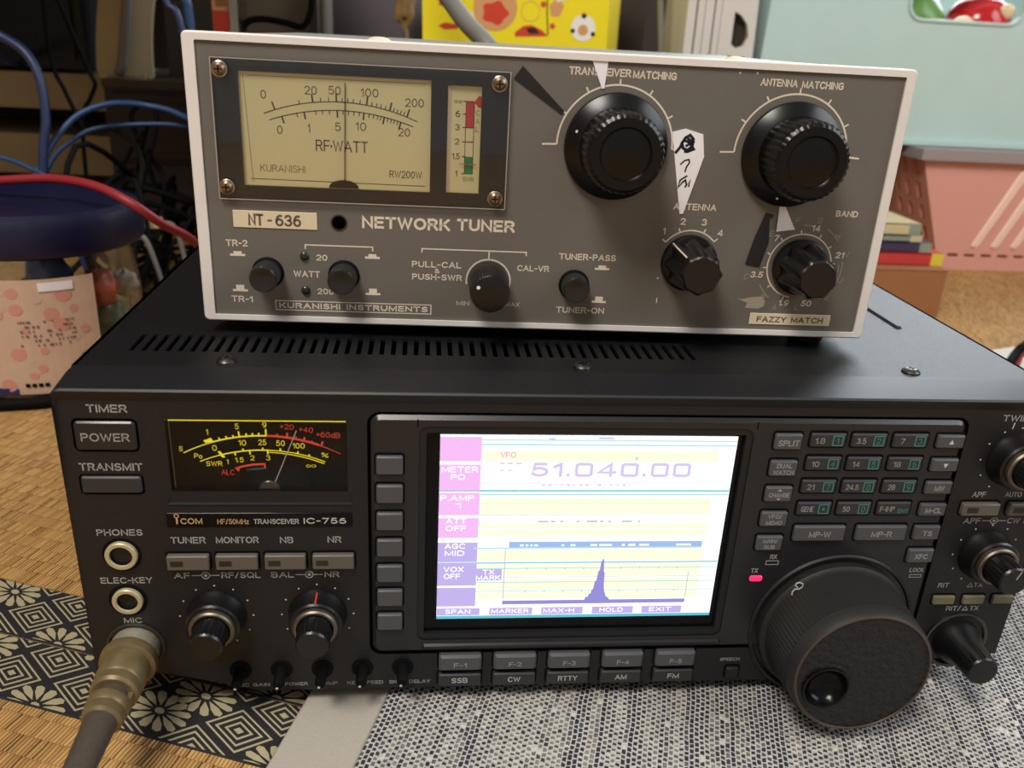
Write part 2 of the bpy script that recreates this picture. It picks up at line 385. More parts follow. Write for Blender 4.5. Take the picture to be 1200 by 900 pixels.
    def text(s, t, cu, cw, wd, ht, o, m, bold=0.0, shear=0.0, rot=0.0):
        # single-stroke lettering fitted to a wd x ht box about (cu, cw)
        th = ht * (.105 + 2.4 * bold); x = 0; L = []
        for c in t:
            w_, st = GLYPH[c]
            L += [[(x + a, b_) for a, b_ in l] for l in st]; x += w_ + .24 + 1.4 * bold
        X = [a for l in L for a, _ in l]; x0, x1 = min(X), max(X); ca, sa = cos(radians(rot)), sin(radians(rot))
        kx = (wd - th) / (x1 - x0) if x1 - x0 > .01 else 0; ky = ht - th
        for l in L:
            P = []
            for a, b_ in l:
                px = (a - (x0 + x1) / 2) * kx + shear * (b_ - .5) * ht; py = (b_ - .5) * ky
                P.append((cu + px * ca - py * sa, cw + px * sa + py * ca))
            if len(P) > 1 and (Vector(P[0]) - Vector(P[-1])).length > 1e-6:      # square ends
                for e, f_ in ((0, 1), (-1, -2)):
                    d_ = Vector(P[e]) - Vector(P[f_])
                    if d_.length > 1e-6: P[e] = tuple(Vector(P[e]) + d_.normalized() * th * .5)
            s.stroke(P, th, o, m)
    def tube(s, pts, r, m, n=10, caps=True):
        P = [Vector(p) for p in pts]; rings = []; up = Vector((0, 0, 1)); prev = None
        for i, p in enumerate(P):
            t = (P[min(i + 1, len(P) - 1)] - P[max(i - 1, 0)]).normalized()
            if prev is None:
                x = t.cross(up)
                if x.length < .1: x = t.cross(Vector((1, 0, 0)))
            else: x = prev - t * prev.dot(t)
            x.normalize(); prev = x; y = t.cross(x); rad = r[i] if isinstance(r, (list, tuple)) else r
            rings.append([tuple(p + x * cos(2 * pi * k / n) * rad + y * sin(2 * pi * k / n) * rad) for k in range(n)])
        s.loft(rings, m, caps, caps)
    def build(s, name, parent=None, angle=32, smooth=True):
        me = bpy.data.meshes.new(name); me.from_pydata(s.v, [], s.f)
        for mm in s.ms: me.materials.append(MATS[mm])
        me.polygons.foreach_set('material_index', s.mi)
        bm = bmesh.new(); bm.from_mesh(me); bmesh.ops.recalc_face_normals(bm, faces=bm.faces); bm.to_mesh(me); bm.free()
        if smooth:
            me.polygons.foreach_set('use_smooth', [True] * len(me.polygons)); me.set_sharp_from_angle(angle=radians(angle))
        me.update(); o = bpy.data.objects.new(name, me); COL.objects.link(o)
        if parent: o.parent = parent
        return o
def tag(o, label, cat, group=None):
    o['label'] = label; o['category'] = cat
    if group: o['group'] = group
    return o
def thing(name, label, cat, loc=(0, 0, 0), rz=0, group=None):
    o = bpy.data.objects.new(name, None); COL.objects.link(o); o.location = [x * .001 for x in loc]; o.rotation_euler[2] = rz
    o.empty_display_size = .02
    return tag(o, label, cat, group)
def wfr(ox, oy, oz):      # upright things built in world millimetres about their own base: u = x, o = y, w = z
    return lambda u, o, w: ((u - ox) * .001, (o - oy) * .001, (w - oz) * .001)
def vfr(u, o, w): return (u * .001, w * .001, o * .001)      # lathe axis straight up
def spline(P, n=8):
    P = [Vector(p) for p in P]; out = []
    for i in range(len(P) - 1):
        p0 = P[max(i - 1, 0)]; p1 = P[i]; p2 = P[i + 1]; p3 = P[min(i + 2, len(P) - 1)]
        for k in range(n):
            t = k / n
            out.append(.5 * ((2 * p1) + (p2 - p0) * t + (2 * p0 - 5 * p1 + 4 * p2 - p3) * t * t + (3 * p1 - p0 - 3 * p2 + p3) * t ** 3))
    out.append(P[-1]); return out
def struct(o): o['kind'] = 'structure'; return o

# ---------------------------------------------------------------- setting
b = MB(wfr(0, 0, 0)); b.box(-1500, 1600, -1500, 1500, -30, 0, 'tatami_straw'); struct(b.build('floor'))
b = MB(wfr(0, 0, 0)); b.box(-1550, -1500, -1500, 1450, -30, 2400, 'wall_plaster'); struct(b.build('wall_left'))
sidefr = lambda u, o, w: (o * .001, u * .001, w * .001)
SO = [(-820, 540), (120, 540), (120, 1580), (-820, 1580)]; SW = [(-1500, -30), (1450, -30), (1450, 2400), (-1500, 2400)]
b = MB(sidefr); b.fill(SW, [SO], 1550, 'wall_plaster', -50); b.fill(SW, [SO], 1600, 'wall_plaster'); struct(b.build('wall_right'))
b = MB(sidefr)
for u0, u1, w0, w1 in ((-820, 120, 540, 585), (-820, 120, 1535, 1580), (-820, -775, 585, 1535), (75, 120, 585, 1535), (-368, -332, 585, 1535)): b.box(u0, u1, 1552, 1590, w0, w1, 'frame_wood')
win = struct(b.build('window_2'))
b = MB(sidefr); b.box(-780, 80, 1568, 1572, 580, 1540, 'clear_glass'); b.build('window_pane', win)
backfr = lambda u, o, w: (u * .001, o * .001, w * .001)
WO = [(480, 420), (1400, 420), (1400, 1420), (480, 1420)]; WW = [(-1500, -30), (1550, -30), (1550, 2400), (-1500, 2400)]
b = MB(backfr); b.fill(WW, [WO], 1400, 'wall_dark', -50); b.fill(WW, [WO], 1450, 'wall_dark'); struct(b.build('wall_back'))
b = MB(backfr)
for u0, u1, w0, w1 in ((480, 1400, 420, 465), (480, 1400, 1375, 1420), (480, 525, 465, 1375), (1355, 1400, 465, 1375), (925, 960, 465, 1375)): b.box(u0, u1, 1402, 1440, w0, w1, 'frame_wood')
win = struct(b.build('window_1'))
b = MB(backfr); b.box(520, 1360, 1418, 1422, 460, 1380, 'clear_glass'); b.build('window_pane', win)

# cloth border of the two tatami mats: two 30 mm bands side by side, woven diamonds and flowers
EA = Vector((cos(-HERI), sin(-HERI))); EP = Vector((sin(HERI), cos(HERI))); E0 = Vector((-118.0, -4.3))
def clip(poly, c, lim, sgn):
    out = []
    for i in range(len(poly)):
        p, q = poly[i], poly[(i + 1) % len(poly)]; fp = sgn * (p[c] - lim) <= 0; fq = sgn * (q[c] - lim) <= 0
        if fp: out.append(p)
        if fp != fq:
            t = (lim - p[c]) / (q[c] - p[c]); out.append((p[0] + (q[0] - p[0]) * t, p[1] + (q[1] - p[1]) * t))
    return out
def heri(b0, shift, seed):
    rnd = random.Random(seed)
    H = lambda u, o, w: tuple(x * .001 for x in (E0.x + EA.x * u + EP.x * w, E0.y + EA.y * u + EP.y * w, o))
    mb = MB(H); A0, A1 = -520, 420
    mb.prism([(A0, b0), (A1, b0), (A1, b0 + 29.6), (A0, b0 + 29.6)], -.5, .5, 'heri_navy', .3)
    def put(poly):
        poly = clip(clip(poly, 1, b0 + .7, -1), 1, b0 + 29, 1)
        if len(poly) > 2: mb.poly(poly, .56, 'heri_cream')
    v2 = (11.5, 11.4)
    def mp(c, x, y):      # lattice coordinates of the woven rhombus
        return (c[0] + x * 16 + y * (-4.6), c[1] + y * 11.4)
    def rhomb(c, s, wd):
        P = [mp(c, s, 0), mp(c, 0, s), mp(c, -s, 0), mp(c, 0, -s)]; Q = [mp(c, s - wd, 0), mp(c, 0, s - wd), mp(c, -s + wd, 0), mp(c, 0, -s + wd)]
        for i in range(4): put([P[i], P[(i + 1) % 4], Q[(i + 1) % 4], Q[i]])
    for j in range(-2, 5):
        for i in range(-17, 15):
            c = (shift + i * 32 + (j % 2) * 11.5 + (j // 2) * -9.0, b0 + 12 + j * 11.4)
            if not (b0 - 12 < c[1] < b0 + 42): continue
            if (i + 2 * (j % 2) + (j // 2)) % 3 == (1 if j % 2 == 0 else 0):
                for k in range(12):
                    a = 2 * pi * k / 12 + .1; d = .215
                    put([mp(c, .2 * cos(a), .2 * sin(a)), mp(c, .52 * cos(a - d), .52 * sin(a - d)), mp(c, .74 * cos(a - d * .7), .74 * sin(a - d * .7)), mp(c, .8 * cos(a), .8 * sin(a)), mp(c, .74 * cos(a + d * .7), .74 * sin(a + d * .7)), mp(c, .52 * cos(a + d), .52 * sin(a + d))])
                put([mp(c, .13 * cos(k), .13 * sin(k)) for k in [2 * pi * t / 8 for t in range(8)]])
            else:
                for s_ in (.84, .6, .36): rhomb(c, s_, .085)
                put([mp(c, .13, 0), mp(c, 0, .13), mp(c, -.13, 0), mp(c, 0, -.13)])
    return mb.build('trim_%d' % seed, smooth=False)
struct(heri(0, -10, 1)); struct(heri(30, -26, 2))

# folded grey cloth with a plain hem and a navy fleck weave, lying under the front of the transceiver
CH = thing('cloth_mat', 'pale grey woven cloth mat with navy flecks and plain hem under the black transceiver', 'mat', (0, 0, 0))
hA, hB = Vector((-39.7, 8.2)), Vector((-50.1, -27.8)); hd = (hA - hB).normalized()
wA, wB = Vector((-10.2, 7.2)), Vector((-21.2, -28.9))
flat = lambda u, o, w: (u * .001, w * .001, o * .001)
h0 = hA - hd * 200; h1 = hA + hd * 200; w0 = wA - hd * 200; w1 = wA + hd * 200; e0 = w0 + Vector((440, -40)); e1 = w1 + Vector((440, -40))
b = MB(flat); b.prism([tuple(p) for p in (h0, w0, w1, h1)], .6, 2.3, 'hem_grey', .7); b.build('hem', CH)
b = MB(flat); b.prism([tuple(p) for p in (w0, e0, e1, w1)], .6, 2.6, 'weave_navy', .5); b.build('woven_field', CH)

# ---------------------------------------------------------------- transceiver (front panel drawn in its own millimetres)
TRX = thing('transceiver', 'wide black radio transceiver with a lit colour screen, on the floor under the grey tuner', 'radio', (56, 0, 0))
pf = lambda u, o, w: ((u - 56) * .001, -o * .001, (w + 8) * .001)
def PB(): return MB(pf)
OUT = [(-113.5, 9.8), (-90, 8.2), (-66, 2), (-58, -.6), (133, -.6), (176, -.6), (202, 8), (226, 9.8)] + \
      [(226 - 3 + 3 * cos(radians(a)), 112.5 + 3 * sin(radians(a))) for a in (0, 30, 60, 90)] + [(-113.5 + 3 + 3 * cos(radians(a)), 112.5 + 3 * sin(radians(a))) for a in (90, 120, 150, 180)]
smw = rr(-80.7, -24.2, 82.6, 108.5, .6); scr_hole = rr(-.9, 111.6, 22.2, 107.1, 3)
BEZ = rr(-16.6, 187.3, 16.6, 110.6, 3.2)
pwr = rr(-108.9, -88.9, 96.9, 108.5, 2); trm = rr(-109, -89, 81.5, 88.9, 1.5)
b = PB()
face_out = offset_poly(OUT, .8)
b.fill(face_out, [smw, offset_poly(BEZ, -1.1), pwr, trm], 0, 'radio_black', 3, 'deep_black')
up = lambda u, w, k: (min(max(u, -113.2), 225.7), w + (5.0 * k if w > 112 else 0))
b.loft([[(u, 0, w) for u, w in face_out], [(u, 1.0 if w > 112 else -.8, w + (1.2 if w > 112 else 0)) for u, w in OUT], [(up(u, w, .55)[0], 1.6 if w > 112 else -3.5, up(u, w, .55)[1]) for u, w in OUT], [(up(u, w, .68)[0], 1.0 if w > 112 else -4, up(u, w, .68)[1]) for u, w in OUT],
        [(up(u, w, 1.02)[0], -12, up(u, w, 1.02)[1]) for u, w in OUT], [(up(u, w, 1.02)[0], -14.8, up(u, w, 1.02)[1]) for u, w in OUT]], 'radio_black', False, True)
b.fill(offset_poly(BEZ, -1.1), [offset_poly(BEZ, .5)], -2.4, 'deep_black')
b.poly(pwr, -2.5, 'deep_black'); b.poly(trm, -2.5, 'deep_black')
panel_mesh = b
# printed lettering of the panel
b = PB(); G = 'print_grey'
def T_(s, u, w, wd, ht, m=G, o=.07, bold=.022, shear=0.0): b.text(s, u, w, wd, ht, o, m, bold, shear)
T_('TIMER', -97.6, 111.9, 12.2, 2.7); T_('TRANSMIT', -98.7, 91.5, 19.4, 2.7)
T_('PHONES', -98.8, 67.2, 14.6, 2.4); T_('ELEC-KEY', -98.7, 48.4, 16.8, 2.4); T_('MIC', -98.4, 32.0, 5.9, 2.3)
T_('TUNER', -77.2, 64.1, 11.3, 2.5); T_('MONITOR', -61.2, 64.1, 14, 2.5); T_('NB', -45, 64, 4.4, 2.5); T_('NR', -29.1, 64.1, 4.6, 2.5)
def conc(u, w, L, Rr, wl, wr):
    T_(L, u - 5.2 - wl / 2, w, wl, 2.3); T_(Rr, u + 5.2 + wr / 2, w, wr, 2.3)
    b.stroke([(u - 4.6, w), (u - 1.4, w)], .3, .07, G); b.stroke([(u + 1.4, w), (u + 4.6, w)], .3, .07, G)
    b.stroke(circle(u, w, 1.3, 18) + [(u + 1.3, w)], .3, .07, G); b.poly(circle(u, w, .6, 12), .07, G)
conc(-72.6, 50.1, 'AF', 'RF/SQL', 5.2, 13); conc(-38, 50.1, 'BAL', 'NR', 7.6, 5); conc(208, 70.7, 'APF', 'CW PITCH', 6.6, 15.2)
T_('SPEECH', 117.6, 10.2, 7.6, 1.4); T_('TWIN PBT', 209.8, 111.7, 19.5, 2.4); T_('APF', 199.3, 81.6, 5.2, 2.1); T_('AUTO NOTCH', 217, 81.6, 15.5, 2.0)
T_('RIT', 195.6, 42.8, 4.4, 2.0); T_('TX', 209.4, 42.8, 3.6, 2.0); b.stroke([(205.2, 41.9), (206.2, 43.7), (207.2, 41.9), (205.2, 41.9)], .3, .07, G); T_('CLEAR', 220.2, 42.8, 7.8, 2.0)
T_('RIT/', 202.2, 32.2, 5.8, 2.0); b.stroke([(206, 31.3), (207, 33.1), (208, 31.3), (206, 31.3)], .3, .07, G); T_('TX', 210.6, 32.2, 3.6, 2.0)
for s, u, wd in (('MIC GAIN', -59.5, 11.5), ('RF POWER', -46.2, 12), ('COMP', -33, 7), ('KEY SPEED', -19.5, 13), ('BK-IN DELAY', -3.2, 15)): T_(s, u, 2.9, wd, 1.5)
for cu, cw in ((-70.1, 33.5), (-35.6, 33.6), (208.4, 95.6), (208.1, 56.4)):
    for k in range(11): b.poly(circle(cu + 12.4 * cos(radians(-60 + 30 * k)), cw + 12.4 * sin(radians(-60 + 30 * k)), .33, 8), .07, 'print_white')
b.stroke([(204.6, 107.6), (204.9, 110)], .4, .07, 'print_white')
panel_mesh.merge(b); panel_mesh.build('front_panel', TRX)
# centre bezel with its seam and screen opening
b = PB()
b.fill(offset_poly(BEZ, 1.3), [scr_hole], .9, 'bezel_grey', 3.2, 'deep_black')
b.loft([[(u, -2.4, w) for u, w in BEZ], [(u, -.3, w) for u, w in BEZ], [(u, .9, w) for u, w in offset_poly(BEZ, 1.3)]], 'bezel_grey', False, False)
b.box(112.1, 112.6, .85, .94, 106.9, 109.6, 'deep_black')
b.box(-1.6, -1.1, .85, .94, 106.9, 109.6, 'deep_black')
b.prism(rr(1, 112, 18.4, 20.6, 1), .8, 1.7, 'bezel_grey', .7)
panel_mesh = b
b = PB()
T_('RX', 126.6, 56.5, 2.6, 1.9, o=.98); T_('TX', 120.4, 50.7, 2.6, 1.9, o=.98); T_('LOCK', 182.6, 50.3, 5.4, 1.8, o=.98)
b.stroke(rr(124.2, 128.8, 53.2, 54.8) + [(124.2, 53.2)], .25, .98, G); b.stroke(rr(180.4, 184.8, 47.1, 48.3) + [(180.4, 47.1)], .25, .98, G)
panel_mesh.merge(b); panel_mesh.build('bezel', TRX)
# screen
b = PB(); b.fill(offset_poly(scr_hole, .2), [rr(6, 106.8, 30.2, 103.6)], -1.3, 'gloss_black'); b.loft([[(u, -1.3, w) for u, w in rr(6, 106.8, 30.2, 103.6)], [(u, -2.3, w) for u, w in rr(6, 106.8, 30.2, 103.6)]], 'gloss_black', False, False)
b.fill(scr_hole, [offset_poly(scr_hole, 2.4)], .5, 'radio_black', 1.8, 'radio_black')
b.loft([[(u, .5, w) for u, w in offset_poly(scr_hole, -.4)], [(u, -2, w) for u, w in offset_poly(scr_hole, -.4)]], 'radio_black', False, False)
SC = b.build('screen', TRX); SC['label'] = 'lit colour screen reading 51.040.00 with a violet spectrum peak'
b = PB()
zx = lambda x: 6 + (x - 43) * 100.8 / 1124.0            # drawn on a 1124 x 720 raster
zy = lambda y: 103.6 - (y - 34) * 73.4 / 716.0
O = [-.62]
def R_(x0, x1, y0, y1, m, lift=0): b.poly([(zx(x0), zy(y1)), (zx(x1), zy(y1)), (zx(x1), zy(y0)), (zx(x0), zy(y0))], O[0] + lift, m)
R_(43, 1167, 34, 750, 'lcd_white')
for y0, y1 in ((92, 128), (266, 328), (366, 384), (390, 414), (470, 512), (526, 575), (586, 632), (640, 668)): R_(200, 1100, y0, y1, 'lcd_yellow', .01)
R_(43, 1167, 738, 750, 'lcd_cyan_deep', .02)
for y, h, m in ((50, 5, 'lcd_cyan'), (66, 6, 'lcd_cyan'), (236, 6, 'lcd_cyan_deep'), (250, 6, 'lcd_cyan'), (286, 2, 'lcd_cyan'), (330, 2, 'lcd_line'), (518, 5, 'lcd_cyan_deep'), (541, 4, 'lcd_cyan'), (578, 2, 'lcd_line'), (598, 4, 'lcd_cyan'), (634, 4, 'lcd_cyan')):
    R_(43 if y < 60 or y in (236, 518) else 190, 1165, y, y + h, m, .02)
tabs = [(42, 130, 'lcd_pink'), (142, 238, 'lcd_pink'), (246, 332, 'lcd_pink'), (342, 420, 'lcd_pink'), (438, 516, 'lcd_violet'), (520, 612, 'lcd_violet'), (620, 698, 'lcd_violet')]
for i, (y0, y1, m_) in enumerate(tabs): R_(43, 196, y0, y1, m_, .03)
def ST(s, x, y, wd, ht, m): b.text(s, zx(x), zy(y), wd * 100.8 / 1124, ht * 73.4 / 716, O[0] + .05, m, .02)
for s, x, y, wd in (('METER', 118, 160, 136, ), ('PO', 112, 188, 52), ('P.AMP', 112, 266, 126), ('1', 116, 294, 20), ('ATT', 110, 354, 78), ('OFF', 110, 382, 78), ('AGC', 108, 452, 78), ('MID', 108, 480, 76), ('VOX', 106, 545, 78), ('OFF', 100, 573, 64)):
    ST(s, x, y, wd, 21, 'lcd_white')
b.text('51.\u25a14\u25a1.\u25a1\u25a1', zx(693), zy(160), 55.1, 5.4, O[0] + .05, 'lcd_lilac', .042); ST('VFO', 296, 106, 60, 22, 'lcd_rose')
for x in (275, 305, 338): R_(x - 10, x + 10, 134, 140, 'lcd_lilac', .03)
for x in (275, 305): R_(x - 8, x + 8, 160, 165, 'lcd_lilac', .03)
R_(778, 790, 112, 122, 'lcd_lilac', .03); R_(632, 690, 40, 48, 'lcd_lilac', .03); R_(444, 470, 44, 52, 'lcd_lilac', .03)
rnd = random.Random(3)
for k in range(17): R_(405 + k * 24, 405 + k * 24 + rnd.choice((4, 9, 14)), 214, 219, 'lcd_rose', .03)
for x, w_ in ((425, 40), (475, 16), (512, 12), (575, 12), (615, 44), (668, 14), (700, 12), (755, 40), (820, 8)): R_(x, x + w_, 354, 360, 'lcd_line', .03)
R_(318, 1090, 436, 462, 'lcd_sky', .03); R_(318, 1090, 458, 464, 'lcd_cyan', .035); R_(180, 318, 458, 464, 'lcd_cyan', .035)
for x, w_ in ((362, 14), (384, 10), (402, 8), (418, 14), (525, 10), (560, 20), (640, 26), (675, 50), (765, 12), (790, 30), (835, 40), (985, 60)): R_(x, x + w_, 447, 454, 'lcd_white', .05)
R_(190, 296, 545, 592, 'lcd_violet', .03); ST('TX', 243, 557, 46, 19, 'lcd_white'); ST('MARK', 243, 580, 96, 19, 'lcd_white')
R_(304, 307, 464, 694, 'lcd_line', .03); R_(1050, 1053, 560, 690, 'lcd_line', .03)
for y in (545, 640):
    for x in range(392, 1050, 76): R_(x, x + 4, y - 3, y + 3, 'lcd_line', .03)
R_(304, 1052, 676, 692, 'lcd_blue', .04)
pk = [(636, 676), (640, 664), (650, 664), (652, 652), (660, 650), (662, 636), (668, 630), (672, 600), (678, 596), (682, 560), (688, 552), (690, 520), (697, 506), (702, 512), (704, 556), (709, 566), (710, 610), (714, 640), (720, 652), (722, 662), (734, 668), (738, 676)]
b.poly([(zx(x), zy(y)) for x, y in pk], O[0] + .045, 'lcd_blue')
for s, x, wd, x0, x1 in (('SPAN', 128, 100, 36, 215), ('MARKER', 338, 150, 246, 428), ('MAX-H', 536, 126, 456, 634), ('HOLD', 752, 96, 664, 842), ('EXIT', 956, 92, 870, 1044)):
    R_(x0 + 8, x1, 706, 736, 'lcd_violet', .03); ST(s, x, 720, wd, 18, 'lcd_white')
b.build('display', SC, smooth=False)

# S meter
b = PB(); b.poly(smw, -2.2, 'smeter_face')
b.stroke([(-80.2, 107.2), (-24.6, 107.2)], .4, -2.0, 'glow_yellow'); b.stroke([(-80.1, 107.2), (-79.9, 83)], .25, -2.0, 'meter_grey')
sx = lambda x: -80.7 + (x - 78) * .0598
sy = lambda y: 108.5 - (y - 62) * .0702
def fit(p, q, r_):     # circle through three face points
    ax, ay = p; bx, by = q; cx, cy = r_; d = 2 * (ax * (by - cy) + bx * (cy - ay) + cx * (ay - by))
    ux = ((ax*ax+ay*ay)*(by-cy)+(bx*bx+by*by)*(cy-ay)+(cx*cx+cy*cy)*(ay-by))/d; uy = ((ax*ax+ay*ay)*(cx-bx)+(bx*bx+by*by)*(ax-cx)+(cx*cx+cy*cy)*(bx-ax))/d
    return ux, uy, math.hypot(ax-ux, ay-uy)
OS = -2.12
U = fit((sx(150), sy(246)), (sx(575), sy(158)), (sx(985), sy(249))); Lc = fit((sx(232), sy(290)), (sx(570), sy(230)), (sx(905), sy(292)))
def ang(c, x): return math.acos(max(-1, min(1, (sx(x) - c[0]) / c[2])))
def seg(c, x0, x1, wd, m, dr=0):
    a0, a1 = ang(c, x0), ang(c, x1); b.stroke([(c[0] + (c[2] + dr) * cos(a0 + (a1 - a0) * k / 24), c[1] + (c[2] + dr) * sin(a0 + (a1 - a0) * k / 24)) for k in range(25)], wd, OS, m)
def tick(c, x, ln, wd, m):
    a = ang(c, x); b.stroke([(c[0] + c[2] * cos(a), c[1] + c[2] * sin(a)), (c[0] + (c[2] + ln) * cos(a), c[1] + (c[2] + ln) * sin(a))], wd, OS + .01, m)
Y, Rd = 'glow_yellow', 'glow_red'
seg(U, 150, 590, .32, Y); seg(U, 300, 590, .5, Y, .1); seg(U, 590, 985, .24, Rd, .05); seg(U, 590, 870, .75, Rd, .15)
for x, l_ in ((345, 1.0), (382, 1.0), (418, 1.0), (450, 2.1), (486, 1.1), (519, 1.1), (552, 1.1), (589, 2.5)): tick(U, x, l_, .5, Y)
tick(U, 300, 1.6, 1.0, Y); b.poly([(sx(258), sy(182)), (sx(300), sy(170)), (sx(312), sy(186)), (sx(270), sy(196))], OS + .02, Y)
for x, l_ in ((648, 1.1), (698, 1.9), (745, 1.1), (788, 1.5), (828, .9), (880, 1.8)): tick(U, x, l_, .5 if l_ < 1.5 else .6, Rd)
seg(Lc, 232, 900, .3, Y); seg(Lc, 595, 900, .3, Y, -.75); seg(Lc, 330, 600, .42, Y)
for x, l_ in ((465, .9), (568, .9), (660, 1.0), (752, .9), (812, .8)): tick(Lc, x, l_, .5, Y)
for x, l_ in ((418, -1.2), (498, -1.4), (594, -1.5)): tick(Lc, x, l_, .45, Y)
b.poly([(sx(328), sy(238)), (sx(342), sy(236)), (sx(368), sy(268)), (sx(352), sy(270))], OS + .02, Y)
A = fit((sx(418), sy(326)), (sx(495), sy(308)), (sx(577), sy(303))); seg(A, 418, 577, .7, Rd); b.stroke([(sx(574), sy(303)), (sx(574), sy(325))], .5, OS, Rd); b.poly([(sx(410), sy(322)), (sx(440), sy(322)), (sx(432), sy(343))], OS, Rd)
seg(A, 470, 570, .7, 'glow_teal', -1.6)
def MT(s, x, y, wd, ht, m, rot=0, sh=0): b.text(s, sx(x), sy(y), wd * .0598, ht * .0702, OS + .01, m, .0, sh, rot)
for s, x, y, wd in (('1', 282, 140, 10), ('5', 439, 110, 20), ('9', 584, 102, 22), ('10', 462, 193, 40), ('25', 568, 190, 42), ('0', 314, 220, 24), ('50', 664, 194, 46), ('100', 760, 207, 64)): MT(s, x, y, wd, 28, Y)
for s, x, y, wd in (('S', 138, 225, 18), ('Po', 225, 262, 42), ('SWR', 306, 301, 84), ('1', 377, 291, 9), ('1.5', 440, 281, 46), ('2', 510, 271, 22), ('3', 594, 270, 22)): MT(s, x, y, wd, 25, Y, -4 if x < 250 else 0)
MT('o', 808, 309, 26, 20, Y); MT('o', 836, 309, 26, 20, Y); MT('%', 899, 255, 40, 24, Y, -12)
for s, x, y, wd, r_ in (('+20', 703, 110, 72, -4), ('+40', 803, 124, 74, -5), ('+60dB', 920, 150, 128, -3), ('ALC', 374, 346, 68, 0)): MT(s, x, y, wd, 27, Rd, r_)
MF = b.build('signal_meter', TRX, smooth=False); MF['label'] = 'black signal meter face with yellow and red scales'
b = PB(); b.tube([(sx(625), -1.7, sy(395)), (sx(752), -1.7, sy(128))], .16, 'needle_white', 6); b.build('needle', MF)
b = PB(); b.prism([(sx(592) + 3.6 * cos(t), max(82.7, 82.4 + 3.4 * sin(t))) for t in [pi * k / 16 for k in range(17)]], -2.2, -1.2, 'steel_dark', .3); b.build('pivot_cover', MF)
b = PB(); b.box(-80.6, -24.3, -.75, -.35, 82.7, 108.4, 'clear_glass'); b.build('meter_glass', MF)
b = PB(); b.poly3([(-80.7, -2.2, 82.6), (-24.2, -2.2, 82.6), (-22.5, .4, 77.8), (-82.5, .4, 77.8)], 'bezel_grey'); b.poly3([(-82.5, .4, 77.8), (-22.5, .4, 77.8), (-22.5, 0, 77.2), (-82.5, 0, 77.2)], 'bezel_grey')
b.poly3([(-80.7, -2.2, 82.6), (-82.5, .4, 77.8), (-82.5, 0, 77.2), (-80.7, 0, 82.6)], 'bezel_grey'); b.poly3([(-24.2, -2.2, 82.6), (-22.5, .4, 77.8), (-22.5, 0, 77.2), (-24.2, 0, 82.6)], 'bezel_grey')
b.build('meter_sill', TRX)
# maker's plate
b = PB(); b.prism(rr(-83.4, -22.9, 69.2, 74.6, .4), 0, .3, 'gloss_black', .1)
T_('COM', -75.4, 71.6, 7.0, 2.2, 'print_gold', .34, .02); b.box(-80.3, -79.8, .3, .34, 70.5, 72.7, 'print_gold'); b.stroke(circle(-80.05, 73.55, .7, 14) + [(-79.35, 73.55)], .28, .34, 'print_gold')
T_('HF/50MHz', -62, 71.4, 10.2, 1.9, 'print_gold', .34, .006); T_('TRANSCEIVER', -48, 71.4, 14.8, 1.9, 'print_white', .34, .006); T_('IC-756', -32, 71.6, 14, 2.2, 'print_white', .34, .022)
b.build('name_plate', TRX)

# push buttons and keys
def key(u0, u1, w0, w1, m, txt=(), o0=-2.4, o1=2.0, r=.5, led=None, name='push_button', ch=.5, recess=True, base=0, tri=()):
    mb = PB(); r = max(r, ch + .15)
    mb.prism(rr(u0, u1, w0, w1, r), o0, o1, m, ch)
    if recess: mb.fill(rr(u0 - .7, u1 + .7, w0 - .7, w1 + .9, r + .6), [rr(u0 + .1, u1 - .1, w0 + .1, w1 - .1, r)], base + .06, 'deep_black')
    for t in txt: mb.text(t[0], t[1], t[2], t[3], t[4], o1 + .05, t[5] if len(t) > 5 else 'print_white', .012)
    for q in tri: mb.poly(q, o1 + .05, G)
    if led: mb.poly(rr(*led), o1 + .05, 'led_off')
    mb.build(name, TRX); return mb
key(-108.2, -89.6, 97.6, 107.6, 'bezel_grey', [('POWER', -98.9, 102.3, 14.6, 2.8, 'print_grey')], o1=.8, r=1.2, recess=False)
key(-108.3, -89.7, 82.2, 88.2, 'key_dark', o1=.8, r=.8, recess=False)
for u0, u1 in ((-84.4, -70.7), (-68.5, -54.7), (-52.4, -38.8), (-36.5, -22.6)): key(u0, u1, 53.3, 58.9, 'key_brown', led=(u0 + 1.2, u0 + 5.3, 54.9, 57.0), r=.2, ch=.35)
for w in (93.3, 82.6, 72.1, 61.7, 51.3, 41.3, 31.1): key(-14.8, -6.1, w - 3.4, w + 3.4, 'key_grey', o1=2.4, r=.6, base=.9, name='soft_key')
for i, (u0, u1) in enumerate(((7.2, 22.8), (27.3, 43.0), (47.5, 63.1), (67.8, 83.2), (88.1, 103.2))):
    key(u0, u1, 9.0, 15.9, 'key_grey', [('F-%d' % (i + 1), (u0 + u1) / 2, 11.9, 4.6, 2.0, 'print_grey')], o1=2.6, r=.6, ch=.9, name='function_key')
    key(u0, u1, 1.6, 7.2, 'key_dark', [(('SSB', 'CW', 'RTTY', 'AM', 'FM')[i], (u0 + u1) / 2, 4.5, (5.8, 4.6, 7.2, 4.4, 4.4)[i], 2.2, 'print_white')], o1=2.0, r=.6, name='mode_key')
key(116.5, 121.5, 2.2, 7.0, 'radio_black', o1=1.4, name='speech_key')
